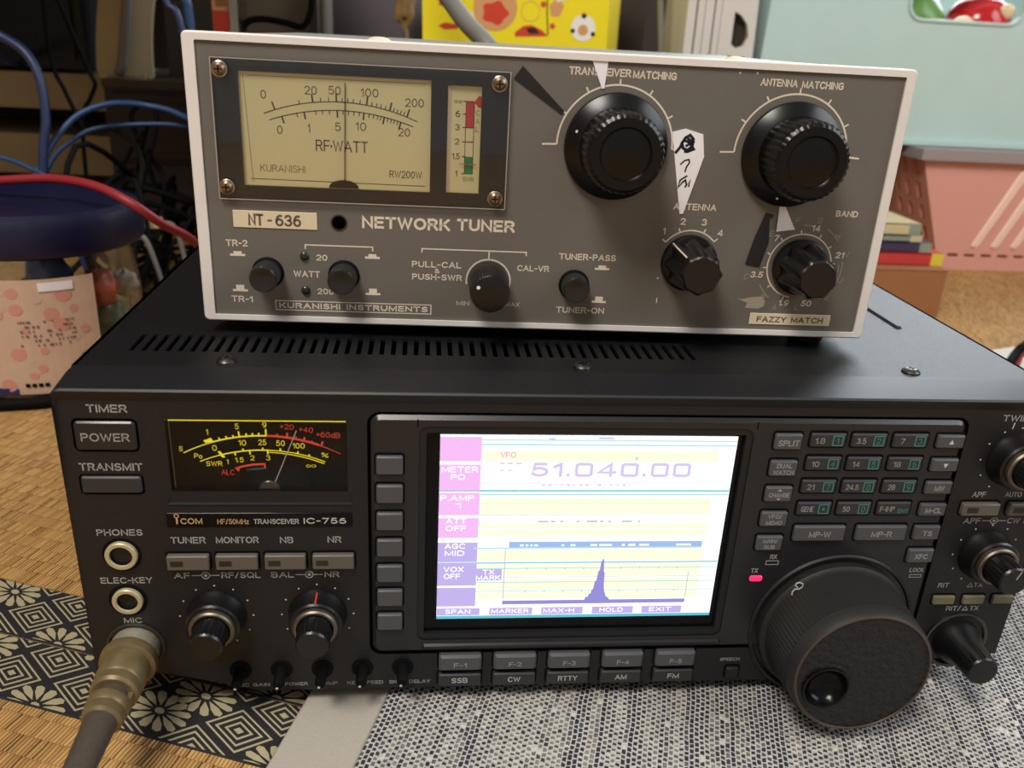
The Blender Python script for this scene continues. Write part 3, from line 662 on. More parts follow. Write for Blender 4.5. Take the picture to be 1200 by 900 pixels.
for w0, w1, t in ((100, 105.8, [('SPLIT', 123.6, 102.6, 7.4, 2.2)]), (89.8, 95.7, [('DUAL', 123.6, 94, 5.4, 1.7), ('WATCH', 123.6, 91.4, 7.2, 1.7)]), (79.8, 85.6, [('CHANGE', 123.6, 82.6, 7.4, 1.7)]), (69.8, 75.6, [('VFO/', 123.6, 74, 5, 1.6), ('MEMO', 123.6, 71.5, 5.8, 1.6)]), (59.9, 65.7, [('MAIN/', 123.6, 64, 5.2, 1.6), ('SUB', 123.6, 61.5, 4, 1.6)])):
    mb = key(118.8, 128.3, w0, w1, 'key_grey', [x + (G,) for x in t], o1=2.4, base=.9, name='side_key', tri=[[(122.8, 84.1), (124.4, 84.1), (123.6, 85)], [(122.8, 81.3), (124.4, 81.3), (123.6, 80.4)]] if t[0][0] == 'CHANGE' else ())
KP = (('1.8', '1'), ('3.5', '2'), ('7', '3'), ('10', '4'), ('14', '5'), ('18', '6'), ('21', '7'), ('24.5', '8'), ('28', '9'), ('GENE', '.'), ('50', '0'), ('F-INP', 'ENT'))
for i, (l1, l2) in enumerate(KP):
    u0 = (131.5, 146.2, 161.1)[i % 3]; w0 = (100.9, 92, 83, 74.2)[i // 3]; u1 = u0 + 12.4; w1 = w0 + 5.1
    mb = PB(); mb.prism(rr(u0, u1, w0, w1, .6), -2, 1.9, 'key_dark', .45)
    mb.fill(rr(u0 - .7, u1 + .7, w0 - .6, w1 + .9, 1.1), [rr(u0 + .1, u1 - .1, w0 + .1, w1 - .1, .6)], .96, 'deep_black')
    mb.text(l1, u0 + (3.2 if len(l1) < 4 else 3.6), w0 + 2.5, {1: 1.4, 2: 2.6, 3: 3.4, 4: 4.6, 5: 5.4}[len(l1)], 2.1, 1.95, 'print_grey', 0)
    if l2 == 'ENT': mb.text(l2, u0 + 9.6, w0 + 1.7, 4, 1.7, 1.95, 'print_teal', .02)
    else:
        mb.stroke(rr(u0 + 7.8, u0 + 11.2, w0 + .8, w0 + 4.3) + [(u0 + 7.8, w0 + .8)], .35, 1.95, 'print_teal')
        if l2 == '.': mb.poly(circle(u0 + 9.5, w0 + 2.5, .5, 8), 1.96, 'print_teal')
        else: mb.text(l2, u0 + 9.5, w0 + 2.55, 1.5 if l2 != '1' else .7, 2.2, 1.95, 'print_teal', 0)
    mb.build('band_key', TRX)
for w0, t in ((100.9, 'u'), (91.8, 'd'), (82.8, 'MW'), (73.9, 'M-CL'), (64, 'TS'), (54.2, 'XFC')):
    mb = PB(); h = 4.9 if w0 > 70 else 5.7
    mb.prism(rr(177, 186.7, w0, w0 + h, .5), -2, 2.4, 'key_grey', .5); mb.fill(rr(176.3, 187.3, w0 - .6, w0 + h + .8, 1), [rr(177.1, 186.6, w0 + .1, w0 + h - .1, .5)], .96, 'deep_black')
    if t in 'ud': k = 1 if t == 'u' else -1; mb.poly([(181 , w0 + 2.5 - .8 * k), (182.8, w0 + 2.5 - .8 * k), (181.9, w0 + 2.5 + .9 * k)], 2.45, 'print_white')
    else: mb.text(t, 181.9, w0 + h / 2, {2: 3.6, 3: 4.8, 4: 6}[len(t)], 2.1, 2.45, 'print_grey', .02)
    mb.build('memory_key', TRX)
key(131.9, 150.9, 63.7, 69.8, 'key_grey', [('MP-W', 141.4, 66.6, 8, 2.3, 'print_grey')], o1=2.4, base=.9, name='memory_pad_key')
key(155.1, 174.0, 63.7, 69.8, 'key_grey', [('MP-R', 164.6, 66.6, 7.6, 2.3, 'print_grey')], o1=2.4, base=.9, name='memory_pad_key')
key(193.4, 207.6, 73.6, 78.6, 'key_brown', led=(195, 199.3, 75, 77.2), r=.2, name='filter_key'); key(211.2, 225, 73.6, 78.6, 'key_brown', led=(212.8, 217, 75, 77.2), r=.2, name='filter_key')
for u0 in (192.6, 204.5, 216.3): key(u0, u0 + 8.4, 34.7, 38.3, 'key_olive', o1=1.2, r=.3, ch=.3, name='tuning_key')
b = PB(); b.prism(rr(119, 123.8, 46.2, 48.6, .9), .8, 1.6, 'led_pink', .4); ld = b.build('transmit_lamp', TRX); ld['label'] = 'small lit pink transmit lamp'

# jacks
for w, r0 in ((58.6, 5.2), (40.4, 5.0)):
    b = PB(); b.fill(circle(-99, w, 6.4, 36), [circle(-99, w, r0, 36)], .06, 'deep_black')
    b.lathe(-99, w, [(r0, -.5), (r0, 1.3), (r0 - .3, 1.6), (r0 - 1.4, 1.6), (r0 - 1.6, 1.0)], 'jack_ring', 36, False, False); b.lathe(-99, w, [(r0 - 1.6, 1.0), (r0 - 1.9, -6)], 'deep_black', 36, False, True); b.build('headphone_jack', TRX)
b = PB(); b.lathe(-98.4, 21, [(10.0, 0), (10.0, .5), (9.6, .8), (9.0, .8), (9.0, -1)], 'socket_dark', 40, False, False); b.poly(circle(-98.4, 21, 9.1, 30), -.3, 'deep_black'); b.build('microphone_socket', TRX)

# concentric knobs
def flute(n, d): return lambda j, r, t: r * (1 + d * cos(n * t))
def conc_knob(cu, cw, mark, red, rb=9.7, rring=7.5, rc=5.5, o1=17.5):
    mb = PB(); mb.lathe(cu, cw, [(rb + .5, 0), (rb + .3, 1.2), (rb, 1.6), (rb - .6, 6.6), (rb - 1.2, 7.2), (rring, 7.2)], 'knob_black', 56, False, True, flute(28, .008))
    if red: mb.tube([(cu + .2, 1.5, cw + rb + .05), (cu + .1, 6.6, cw + rb - .55)], .3, 'card_red', 6)
    kb = mb.build('concentric_knob', TRX)
    mb = PB(); mb.lathe(cu, cw, [(rring + .1, 7), (rring + .1, 8.6), (rring - .4, 9.2), (rring - 1.1, 9.2), (rring - 1.2, 8)], 'knob_ring', 48, False, True); mb.build('metal_ring', kb)
    mb = PB(); mb.lathe(cu, cw, [(rc + .7, 8), (rc + .3, 9), (rc, o1 - .7), (rc - .5, o1), (rc - 1.2, o1)], 'knob_black', 48, False, True, lambda j, r, t: r * (1 + (.03 * cos(24 * t) if 0 < j < 3 else 0)))
    if mark is not None: a = radians(mark); mb.stroke([(cu + cos(a) * 1.2, cw + sin(a) * 1.2), (cu + cos(a) * (rc - .8), cw + sin(a) * (rc - .8))], .5, o1 + .05, 'print_grey')
    mb.build('inner_knob', kb)
conc_knob(-70.1, 33.5, None, False); conc_knob(-35.6, 33.6, None, True); conc_knob(208.4, 95.6, 60, False); conc_knob(208.1, 56.4, 70, False, o1=18)
b = PB(); b.lathe(206.6, 17.6, [(12.6, 0), (12.6, .7), (11.9, 1), (11.3, .7), (11.3, -.5)], 'steel_dark', 56, False, True, mcap='deep_black')
b.lathe(206.6, 17.6, [(9.2, 0), (8.6, 4), (6.4, 8), (5.9, 18), (5.4, 18.7), (4.6, 18.8)], 'knob_black', 48, False, True, lambda j, r, t: r * (1 + (.02 * cos(20 * t) if 1 < j < 4 else 0))); b.build('tuning_offset_knob', TRX)
for u in (-63.6, -49.2, -34.7, -20.4, -5.9):
    mb = PB(); mb.lathe(u, 9.6, [(3.9, -.5), (3.9, .4), (3.5, .5)], 'deep_black', 28, False, True)
    mb.lathe(u, 9.6, [(2.1, 0), (1.9, 8), (1.6, 8.6), (1.3, 8.7)], 'deep_black', 24, False, True); mb.poly(circle(u - .4, 8.6, .5, 10), 8.75, 'print_white'); mb.build('small_knob', TRX)

# main tuning dial
DU, DW = 153.8, 25.9
b = PB(); b.lathe(DU, DW, [(31.4, 0), (31.4, 1.3), (30.8, 1.9), (30.2, 1.9), (29.6, .6), (28, .6)], 'radio_black', 72, False, True, mcap='deep_black'); dl = b.build('dial_collar', TRX)
b = PB(); b.lathe(DU, DW, [(28.2, 1), (28.2, 4), (27.6, 4.8), (26.6, 5.2)], 'rubber_black', 96, False, False)
b.lathe(DU, DW, [(26.6, 5.2), (26.5, 6), (25.6, 22.5)], 'rubber_black', 288, False, False, lambda j, r, t: r * (1 + (.008 * cos(96 * t) if j else 0)))
b.lathe(DU, DW, [(25.6, 22.5), (25.4, 23.5), (25.3, 26.8), (24.6, 27.9)], 'rubber_black', 96, False, False)
DL = b.build('tuning_dial', TRX)
b = PB(); b.lathe(DU, DW, [(24.6, 27.9), (24.2, 28.2), (23.8, 28.2), (23.6, 27.6)], 'worn_edge', 96, False, False); b.build('worn_rim', DL)
b = PB(); q = (141.2, 20.6); b.fill(circle(DU, DW, 23.7, 96), [circle(q[0], q[1], 8.2, 40)], 27.7, 'leather_black'); b.build('dial_face', DL)
b = PB(); b.lathe(q[0], q[1], [(8.6, 27.6), (8.6, 28.4), (8.2, 28.6), (7.7, 28.4), (7.0, 26.5), (5.5, 24.6), (3, 23.6), (.8, 23.3)], 'gloss_black', 40, False, True); b.build('finger_dimple', DL)
b = PB(); cv = [(135.6 + .3 * x, 46.2 + .3 * y) for x, y in ((-6, -9), (-6, -5), (-3, -1.5), (2, -1.5), (6, 1), (6, 5), (2, 7), (-2, 6), (-3, 3), (0, .5))]
b.tube([(x, 5.6 + (46 - y) * .15, y) for x, y in [(Vector(p)[0], Vector(p)[1]) for p in cv]], .32, 'print_grey', 6); b.build('drag_mark', dl)

# casing
b = PB(); X0, X1, ZT = -112.2, 222.6, 120.5
n = 50; p_ = 195.8 / 49; s0 = -98.4 - .8
yb = lambda y: -y
def slab(u0, u1, y0, y1): b.box(u0, u1, -y1, -y0, ZT - 1.3, ZT, 'cover_black')
slab(X0, X1, 14.6, 29); slab(X0, X1, 46, 285); slab(X0, s0, 29, 46); slab(s0 + 49 * p_ + 1.7, X1, 29, 46)
for k in range(49): slab(s0 + k * p_ + 1.7, s0 + (k + 1) * p_, 29, 46)
b.prism(rr(X0, X0 + 1.3, 9.8, ZT), -285, -15, 'cover_black'); b.prism(rr(X1 - 1.3, X1, 9.8, ZT), -285, -15, 'cover_black')
b.box(X0, X1, -285, -283.5, 9.8, ZT, 'cover_black'); b.box(X0, X1, -285, -15, 9.8, 11, 'cover_black')
rib = MB(lambda u, o, w: pf(u, -w, ZT + o))
rib_pts = rr(195.8, 199, 70, 104, 1.59, 6); rib.prism(rib_pts, -.1, 1.0, 'cover_black', .9)
b.v += []; cvr = b.build('top_cover', TRX)
rib.build('embossed_rib', cvr)
b = PB(); b.box(X0 + 4, X1 - 4, -280, -16, 12, 112, 'deep_black'); b.build('inner_chassis', TRX)
for u in (-64.9, 55.0, 175.0):
    mb = MB(lambda uu, o, w, u=u: pf(u + uu, -(20 + w), ZT + o))
    mb.lathe(0, 0, [(3.3, 0), (3.2, .5), (2.4, 1.3), (1.4, 1.6)], 'steel_dark', 28); mb.box(-1.4, 1.4, 1.5, 1.65, -.28, .28, 'deep_black'); mb.box(-.28, .28, 1.5, 1.66, -1.4, 1.4, 'deep_black'); mb.build('cover_screw', TRX)
for u, y, zb, zt in ((-92, 36, .6, 17), (205, 36, 2.6, 17), (-92, 255, 0, 17.8), (205, 255, 0, 17.8)):
    mb = MB(lambda uu, o, w, u=u, y=y: ((uu + u - 56) * .001, (w + y) * .001, o * .001)); mb.lathe(0, 0, [(8, zb), (8.5, zb + 3), (9, zt + 1)], 'rubber_black', 24, True, True); mb.build('foot', TRX)

# ---------------------------------------------------------------- microphone plug in its socket
MIC = thing('microphone_plug', 'old brass microphone plug with thick brown cable, screwed into the transceiver at left', 'plug', (-98.4, -2, 29))
mf = lambda u, o, w: (u * .001, (-o + 2) * .001, w * .001)
b = MB(mf); b.lathe(0, 0, [(8.2, 0), (8.4, 5.6), (8.0, 6.2)], 'nickel_old', 60, True, False, lambda j, r, t: r * (1 + .006 * cos(40 * t)))
b.lathe(0, 0, [(8.0, 6.2), (9.2, 6.5), (9.6, 8), (9.3, 10.2), (8.0, 11)], 'brass_old', 60, False, True); b.build('locking_ring', MIC)
b = MB(mf); b.lathe(0, 0, [(8.0, 10.5), (8.0, 19), (7.4, 20)], 'brass_old', 48, True, False); b.lathe(0, 0, [(7.4, 20), (7.8, 20.6), (7.7, 23.6), (6.8, 24.6), (5.2, 24.6)], 'brass_old', 48, False, True); b.build('plug_body', MIC)
b = MB(mf); b.lathe(0, 0, [(5.2, 24), (5.3, 28)], 'cable_brown', 30, True, True)
b.lathe(0, 0, [(6.2, 27.6), (6.8, 28.6), (6.7, 31), (6.2, 32), (6.5, 33), (6.2, 35.5), (5.2, 36.4)], 'brass_old', 40, True, True); b.box(4.4, 6.6, 24.4, 28.4, -1.4, 1.4, 'brass_old', .3); b.box(-6.6, -4.4, 24.4, 28.4, -1.4, 1.4, 'brass_old', .3); b.build('cable_clamp', MIC)
b = MB(mf); pth = spline([(0, 35, 0), (0, 45, -.2), (-.4, 58, -1.2), (-1.5, 75, -4), (-4, 100, -12), (-9, 125, -22), (-16, 150, -25)]); b.tube([tuple(p) for p in pth], [5.2 - min(1.0, i * .05) for i in range(len(pth))], 'cable_brown', 16); b.build('cable', MIC)

# ---------------------------------------------------------------- antenna tuner (drawn in its own front-face millimetres)
TYAW = -0.02635
TUN = thing('antenna_tuner', 'grey antenna tuner box with pale metal frame and cream meter, on top of the transceiver', 'tuner', (43.96, 44.89, 128.5), TYAW)
tf = lambda u, o, w: ((u - 122) * .001, -o * .001, (w + 5) * .001)
def TB(): return MB(tf)
def TT(mb, s, u, w, wd, ht, m='print_cream', o=-.73, bold=.03, shear=0, rot=0): mb.text(s, u, w, wd, ht, o, m, bold, shear, rot)
b = TB(); outf = rr(0, 244, 0, 96.4, 1.8); inf = rr(3.9, 240.4, 2.3, 93.8, .6)
b.fill(offset_poly(outf, .5), [inf], 0, 'tuner_frame', 2, 'tuner_frame')
b.loft([[(u, 0, w) for u, w in offset_poly(outf, .5)], [(u, -.5, w) for u, w in outf], [(u, -7, w) for u, w in outf]], 'tuner_frame', False, False)
b.fill(outf, [offset_poly(outf, 2)], -7, 'tuner_frame'); b.build('front_frame', TUN)
ACR = rr(8.5, 105.8, 43.6, 89.1, .5); hole = circle(48.3, 36.7, 2.5, 28)
b = TB(); b.fill(rr(3.8, 240.5, 2.2, 93.9), [hole, offset_poly(ACR, .4)], -.8, 'tuner_grey', 5, 'deep_black'); b.poly(circle(48.3, 36.7, 2.6, 28), -5.5, 'deep_black'); panel_mesh = b
b = TB(); b.box(1.2, 242.8, -225, -6.5, 1.2, 95.2, 'tuner_cover', .8); b.build('case', TUN)
for u in (61.5, 184.5):
    mb = MB(lambda uu, o, w, u=u: tf(u + uu, -(14 + w), 95.2 + o)); mb.lathe(0, 0, [(4.4, 0), (4.3, .9), (2.9, 1.9), (1.2, 2.2)], 'print_cream', 28); mb.box(-3, 3, 2.0, 2.25, -.3, .3, 'steel_dark'); mb.build('case_screw', TUN)
for u, o_ in ((16, -14), (228, -14), (16, -205), (228, -205)):
    mb = MB(lambda uu, o, w, u=u, o_=o_: tf(u + uu, o_ + w, o)); mb.lathe(0, 0, [(6, -5), (6.6, -4), (7, 1.3)], 'rubber_black', 24, True, True); mb.build('rubber_foot', TUN)
# printing
b = TB(); P = 'print_cream'
def push_icon(u, w, out):
    h = 1.6 if out else .9
    b.poly(rr(u - 2.6, u + 2.6, w - 1.1, w - .3), -.73, P); b.poly(rr(u - 1.4, u + 1.4, w - .3, w - .3 + h), -.73, P)
TT(b, 'TRANSCEIVER', 135.3, 90.4, 20.8, 2.5); TT(b, 'MATCHING', 153.8, 90.2, 14.8, 2.5)
TT(b, 'ANTENNA', 196.6, 89.9, 12.9, 2.4); TT(b, 'MATCHING', 211.8, 89.8, 14.6, 2.4)
TT(b, 'NETWORK', 71.5, 37.3, 30.6, 4.2, bold=.045); TT(b, 'TUNER', 99.4, 37.6, 20.4, 4.2, bold=.045)
TT(b, 'TR-2', 12.9, 28.3, 7.4, 2.3); push_icon(13, 24.8, False); TT(b, 'TR-1', 13.5, 8.1, 7.4, 2.3); push_icon(13.1, 12, True)
TT(b, '20', 42, 24.1, 3.9, 2.2); TT(b, 'WATT', 36.6, 18, 9.2, 2.3); TT(b, '200', 43, 11.8, 5.8, 2.2)
b.stroke([(36.4, 27), (36.4, 28.5), (59.8, 28.5), (59.8, 27)], .45, -.73, P); push_icon(59.7, 25.4, False); push_icon(59.8, 12.1, True)
b.stroke(rr(25.2, 80.6, 4.5, 7.9) + [(25.2, 4.5)], .35, -.73, P); TT(b, 'KURANISHI INSTRUMENTS', 52.9, 6.2, 53, 2.1, bold=.05)
TT(b, 'PULL-CAL', 82.4, 23, 17.6, 2.2); TT(b, '&', 82.6, 20.7, 1.7, 1.7); TT(b, 'PUSH-SWR', 82.6, 18.4, 17.8, 2.2); TT(b, 'CAL-VR', 117, 22.8, 11.5, 2.2)
TT(b, 'MIN', 92.1, 9, 4.6, 1.6, bold=.01); TT(b, 'MAX', 110.2, 9.1, 5.2, 1.6, bold=.01)
b.stroke([(77.1, 27.2), (77.1, 28.6), (114.2, 28.6), (114.2, 27.2)], .45, -.73, P); b.stroke([(100.9, 28.6), (100.9, 25.5)], .45, -.73, P); b.arc(101, 17.6, 7.9, -32, 190, .5, -.73, P)
TT(b, 'TUNER-PASS', 136.4, 27.6, 20.6, 2.3); push_icon(142, 24.2, False); TT(b, 'TUNER-ON', 135.3, 7.7, 17.8, 2.3); push_icon(141.9, 11.8, True)
def rad(cu, cw, a, r0, r1, wd=.5): b.stroke([(cu + r0 * cos(radians(a)), cw + r0 * sin(radians(a))), (cu + r1 * cos(radians(a)), cw + r1 * sin(radians(a)))], wd, -.73, P)
for cu in (142.4, 204.4):
    b.arc(cu, 66.6, 20, 0, 180, .6, -.72, P, 60)
    for a in (30, 59, 90, 121, 150): rad(cu, 66.6, a, 20, 21.9, .55)
    b.stroke([(cu - 20, 66.6), (cu - 25, 66.4)], .6, -.73, P); b.stroke([(cu + 20, 66.6), (cu + 25, 66.2)], .6, -.73, P)
TT(b, 'ANTENNA', 173.2, 47.1, 15.5, 2.3); b.arc(173.3, 27.3, 11.4, 42, 143, .5, -.73, P)
for a in (143, 112, 68, 42): rad(173.3, 27.3, a, 11.4, 13, .5)
for s, u, w, wd in (('1', 163.2, 38.2, .9), ('2', 169.6, 41.8, 1.9), ('3', 177.3, 41.8, 1.9), ('4', 183.7, 38.2, 2)): TT(b, s, u, w, wd, 2.4)
TT(b, 'BAND', 229, 46.8, 8.2, 2.2); b.arc(214.8, 27, 11.9, 2, 262, .5, -.73, P, 60)
for a in (6, 36, 62, 96, 130, 160, 184, 218, 252): rad(214.8, 27, a, 11.9, 13.4, .45)
for s, u, w, wd in (('7', 204.7, 37.1, 1.7), ('14', 218.7, 41.2, 3.2), ('21', 229.4, 31.7, 3.2), ('3.5', 199.5, 23.4, 4.6), ('1.9', 211.5, 13, 3.9), ('50', 220.1, 13, 3.9)): TT(b, s, u, w, wd, 2.3, shear=.12)
for s, u, w in (('A', 208.2, 11.2), ('B', 203.2, 14.9), ('C', 195.6, 22.6), ('E', 202.8, 38.7), ('F', 211.5, 43.8), ('G', 219.6, 44), ('H', 227.2, 38.6), ('I', 232.3, 32), ('J', 231.5, 22.4), ('K', 227.6, 15), ('L', 216.9, 11.4)): TT(b, s, u, w, .5 if s == 'I' else 1.6, 2.1, 'print_faint', bold=.0, shear=.2)
for a0, a1, r in ((80, 94, 15.2), (38, 60, 16.2), (-18, 8, 16.2), (-14, 4, 15), (208, 232, 15.4), (160, 172, 15)): b.arc(214.8, 27, r, a0, a1, .3, -.73, 'print_faint', 10)
b.poly([(193, 14.2), (197.5, 12.6), (197, 10.6), (202, 10.4), (204, 11.4), (204.3, 13.4), (203.4, 14), (203.2, 15.2), (199, 14.8), (195, 13.9)], -.72, 'print_faint')
for u, w in ((188.6, 92.6), (182.6, 92.4), (162.8, 20.8)): b.poly(circle(u, w, .35, 8), -.72, P)
b.poly(rr(163.2, 163.6, 11.5, 13.4), -.72, P)
panel_mesh.merge(b); panel_mesh.build('front_panel', TUN)
# plates
b = TB(); b.prism(rr(12.3, 40.8, 33.9, 39.8), -.9, -.5, 'plate_cream', .1); TT(b, 'NT', 20.0, 36.8, 5.2, 4.1, 'plate_ink', -.45, .03); TT(b, '-', 24.7, 36.8, 1.6, 4.1, 'plate_ink', -.45, .02); TT(b, '636', 31.0, 36.8, 8.8, 4.1, 'plate_ink', -.45, .03); pl = b.build('name_plate', TUN); pl['label'] = 'cream plate under the meter window'
b = TB(); b.prism(rr(199.4, 230.4, 4.4, 8.7), -.9, -.5, 'plate_cream', .1); TT(b, 'FAZZY MATCH', 214.9, 6.5, 25.6, 2.2, 'plate_ink', -.45, .035); pl = b.build('name_plate', TUN); pl['label'] = 'cream plate at the lower right of the front'
b = TB(); b.lathe(48.3, 36.7, [(2.9, -.8), (2.9, -.6), (2.4, -.55), (2.3, -4)], 'steel_dark', 28, False, False); b.build('hole_rim', TUN)
for w in (24.4, 12):
    b = TB(); b.lathe(36, w, [(1.6, -.8), (1.5, -.2), (1.2, .1), (.6, .35)], 'led_green', 20); b.build('indicator_lamp', TUN)
# meter window: black mask, two scales, needles, clear cover
b = TB(); b.fill(ACR, [rr(17, 79.5, 48.5, 85), rr(85.1, 96.3, 48.7, 83.8)], -.4, 'mask_black', 1.2, 'meter_grey'); MW = b.build('meter_window', TUN)
b = TB(); I = 'meter_ink'; om = -1.5
b.poly(rr(16.9, 79.6, 48.4, 85.1), -1.55, 'meter_cream')
cU = fit((24.4, 72.0), (49.6, 76.75), (75, 71.6)); cL = fit((26.1, 70), (49.6, 74.05), (73.6, 69.9))
def marc(c, u0, u1, wd):
    a0 = math.acos((u0 - c[0]) / c[2]); a1 = math.acos((u1 - c[0]) / c[2]); b.stroke([(c[0] + c[2] * cos(a0 + (a1 - a0) * k / 30), c[1] + c[2] * sin(a0 + (a1 - a0) * k / 30)) for k in range(31)], wd, om, I)
def mtick(c, u, ln, wd):
    a = math.acos((u - c[0]) / c[2]); b.stroke([(c[0] + c[2] * cos(a), c[1] + c[2] * sin(a)), (c[0] + (c[2] + ln) * cos(a), c[1] + (c[2] + ln) * sin(a))], wd, om + .01, I)
marc(cU, 24.4, 75, .3); marc(cL, 26.1, 73.6, .3)
for u in (28.1, 40.6, 48.3, 58.2, 65.8, 71.5): mtick(cU, u, 2.7, .5)
for u in (36.2, 43.2, 45.8, 50.2, 52, 53.8, 56, 59.8, 61.4, 62.8, 64.3, 67, 68.2, 69.3, 70.4): mtick(cU, u, 1.3, .28)
for u in (30.3, 37.6, 48.5, 57.3, 64, 69.5): mtick(cL, u, -2.3, .5)
for u in (35.2, 41.4, 43.6, 45.9, 50.4, 52.2, 54, 55.8, 59, 60.5, 61.9, 62.9, 65.2, 66.4, 67.4, 68.5): mtick(cL, u, -1.3, .28)
for s, u, w, wd in (('0', 24.6, 78.0, 1.8), ('20', 40.0, 80, 4.0), ('50', 47.8, 80.3, 4.0), ('100', 59.2, 80.1, 5.8), ('200', 74, 77.6, 6.2), ('0', 29.4, 67, 1.8), ('1', 39, 67.9, .8), ('5', 48.6, 68.8, 1.9), ('10', 56.2, 69.2, 3.6), ('20', 70.6, 68, 4)): TT(b, s, u, w, wd, 2.7, I, om, 0)
TT(b, 'RF·WATT', 49.8, 62.5, 17.4, 3.7, I, om, 0); TT(b, 'KURANISHI', 29.8, 54.3, 15, 2.4, 'meter_grey', om, 0); TT(b, 'RW200W', 71.2, 54, 11, 2.4, I, om, 0)
b.stroke([(19, 50.6), (78, 50.3)], .22, om, I); b.stroke([(20, 83.8), (78, 83.8)], .18, om, 'meter_grey'); b.stroke([(18.3, 84), (19.8, 49.5)], .18, om, 'meter_grey')
ms = b.build('power_scale', MW, smooth=False); ms['label'] = 'cream power scale reading RF WATT'
b = TB(); b.tube([(50.5, -.95, 48.8), (51.3, -.95, 82.8)], .17, 'marker_ink', 6); b.build('needle', MW)
b = TB(); b.prism([(50.2 + 5 * cos(pi * k / 16), 48.7 + 2.6 * sin(pi * k / 16)) for k in range(17)], -1.5, -.9, 'marker_ink', .2); b.build('pivot_cover', MW)
b = TB(); b.poly(rr(85, 96.4, 48.6, 83.9), -1.55, 'meter_cream'); b.poly(rr(91.2, 94, 70.5, 78.9), om, 'meter_red'); b.poly(rr(91.2, 94, 55, 60.9), om, 'meter_green')
b.stroke([(91.2, 55), (91.2, 78.9)], .22, om + .01, I); b.stroke([(94, 55), (94, 78.9)], .22, om + .01, I)
b.poly([(93.9, 78.8), (95.4, 80.8), (96.3, 80.8), (96.3, 76.9), (95.2, 77.2)], om + .01, 'meter_red')
for w, s, wd in ((78.9, 'oo', 2.6), (74.8, '6', 1.5), (70.5, '3', 1.5), (65.8, '2', 1.5), (60.9, '1.5', 2.6), (55.1, '1', .7)):
    TT(b, s, 88.5 if s != '1.5' else 88.2, w, wd, 2.0 if s != 'oo' else 1.2, I, om + .01, .01); b.stroke([(90.2, w), (91.4 if w not in (78.9, 65.8, 70.5) else 93.9, w)], .3, om + .02, I)
TT(b, 'SWR', 92.6, 53.3, 3.8, 1.6, 'meter_grey', om + .01, .01)
for s, w in (('C', 75.4), ('A', 72.7), ('L', 70.1)): TT(b, s, 95.2, w, 1.2, 1.8, 'meter_grey', om + .01, 0)
ms = b.build('standing_wave_scale', MW, smooth=False); ms['label'] = 'narrow upright scale with red and green bars'
b = TB(); b.tube([(89.4, -.95, 58.5), (95.2, -.95, 58.4)], .14, 'meter_red', 6); b.build('needle', MW)
b = TB(); b.loft([[(84.9, -.5, 48.8), (84.9, -.5, 83.7)], [(86.2, -1.5, 48.8), (86.2, -1.5, 83.7)], [(86.5, -1.5, 48.8), (86.5, -1.5, 83.7)]], 'plate_cream', False, False, False); b.build('edge_highlight', MW)  # cream strip paints the highlight along the acrylic edge
b = TB(); b.prism(ACR, -.35, .9, 'acrylic', .35); b.build('clear_cover', MW)
b = TB()
for i in range(4): pass
b.stroke(offset_poly(ACR, .25) + offset_poly(ACR, .25)[:1], .35, .95, 'print_faint'); b.build('cover_edge', MW)
for u, w in ((11.6, 85.4), (11.4, 47.9), (102, 85.1), (102, 47.5)):
    mb = TB(); mb.lathe(u, w, [(2.6, .85), (2.6, 1.1), (2.2, 1.3)], 'silver', 28, False, False); mb.lathe(u, w, [(2.2, 1.2), (2.0, 1.9), (1.3, 2.5), (.5, 2.6)], 'screw_brass', 28); mb.box(u - 1.2, u + 1.2, 2.4, 2.62, w - .22, w + .22, 'deep_black'); mb.box(u - .22, u + .22, 2.4, 2.63, w - 1.2, w + 1.2, 'deep_black'); mb.build('corner_screw', MW)
# large matching knobs
for cu, dot in ((142.6, 161), (204.6, 255)):
    mb = TB(); mb.lathe(cu, 66.5, [(17.6, -.6), (17.9, .6), (17.6, 1.6), (15.2, 3.4), (13.6, 4.2), (12.9, 4.6)], 'bakelite', 72, False, True)
    kb = mb.build('matching_knob', TUN)
    mb = TB(); mb.poly(circle(cu + 15.0 * cos(radians(dot)), 66.5 + 15.0 * sin(radians(dot)), .5, 12), 3.62, 'sticker_white'); mb.build('pointer_dot', kb)
    mb = TB(); mb.lathe(cu, 66.5, [(13.1, 4.2), (13.3, 6), (13, 17), (12.4, 19), (11.4, 19.8), (8.6, 19.8), (8.4, 19.4), (8.1, 19.1), (7.6, 19.3), (0.5, 19.3)], 'bakelite', 180, False, True, lambda j, r, t: r * (1 + (.035 * (abs(sin(18 * t)) - .5) if 1 <= j <= 3 else 0)))
    mb.build('fluted_grip', kb)
# lobed selector knobs
for cu, cw, a0, tilt in ((173.4, 27, 134, 0), (214.8, 26.9, 300, 0)):
    mb = TB(); mb.lathe(cu, cw, [(10.2, -.6), (10.3, .8), (10, 1.6), (8.6, 2.4)], 'bakelite', 56, False, True); kb = mb.build('selector_knob', TUN)
    mb = TB(); mb.lathe(cu, cw, [(8.7, 2.2), (8.2, 5), (7.2, 15.8), (6.8, 17.2), (6.2, 17.8)], 'knob_black', 96, False, True, lambda j, r, t: r * (1 + (.09 * cos(8 * (t - radians(a0))) if j < 3 else .03 * cos(8 * (t - radians(a0)))))); mb.build('lobed_grip', kb)
    if a0 == 134:
        ca, sa = cos(radians(a0)), sin(radians(a0)); mb = TB()
        mb.tube([(cu + 10.1 * ca, 1.4, cw + 10.1 * sa), (cu + 9.2 * ca, 3.0, cw + 9.2 * sa), (cu + 8.5 * ca, 9, cw + 8.5 * sa), (cu + 7.7 * ca, 15.8, cw + 7.7 * sa)], .32, 'plate_cream', 6); mb.build('pointer_line', kb)
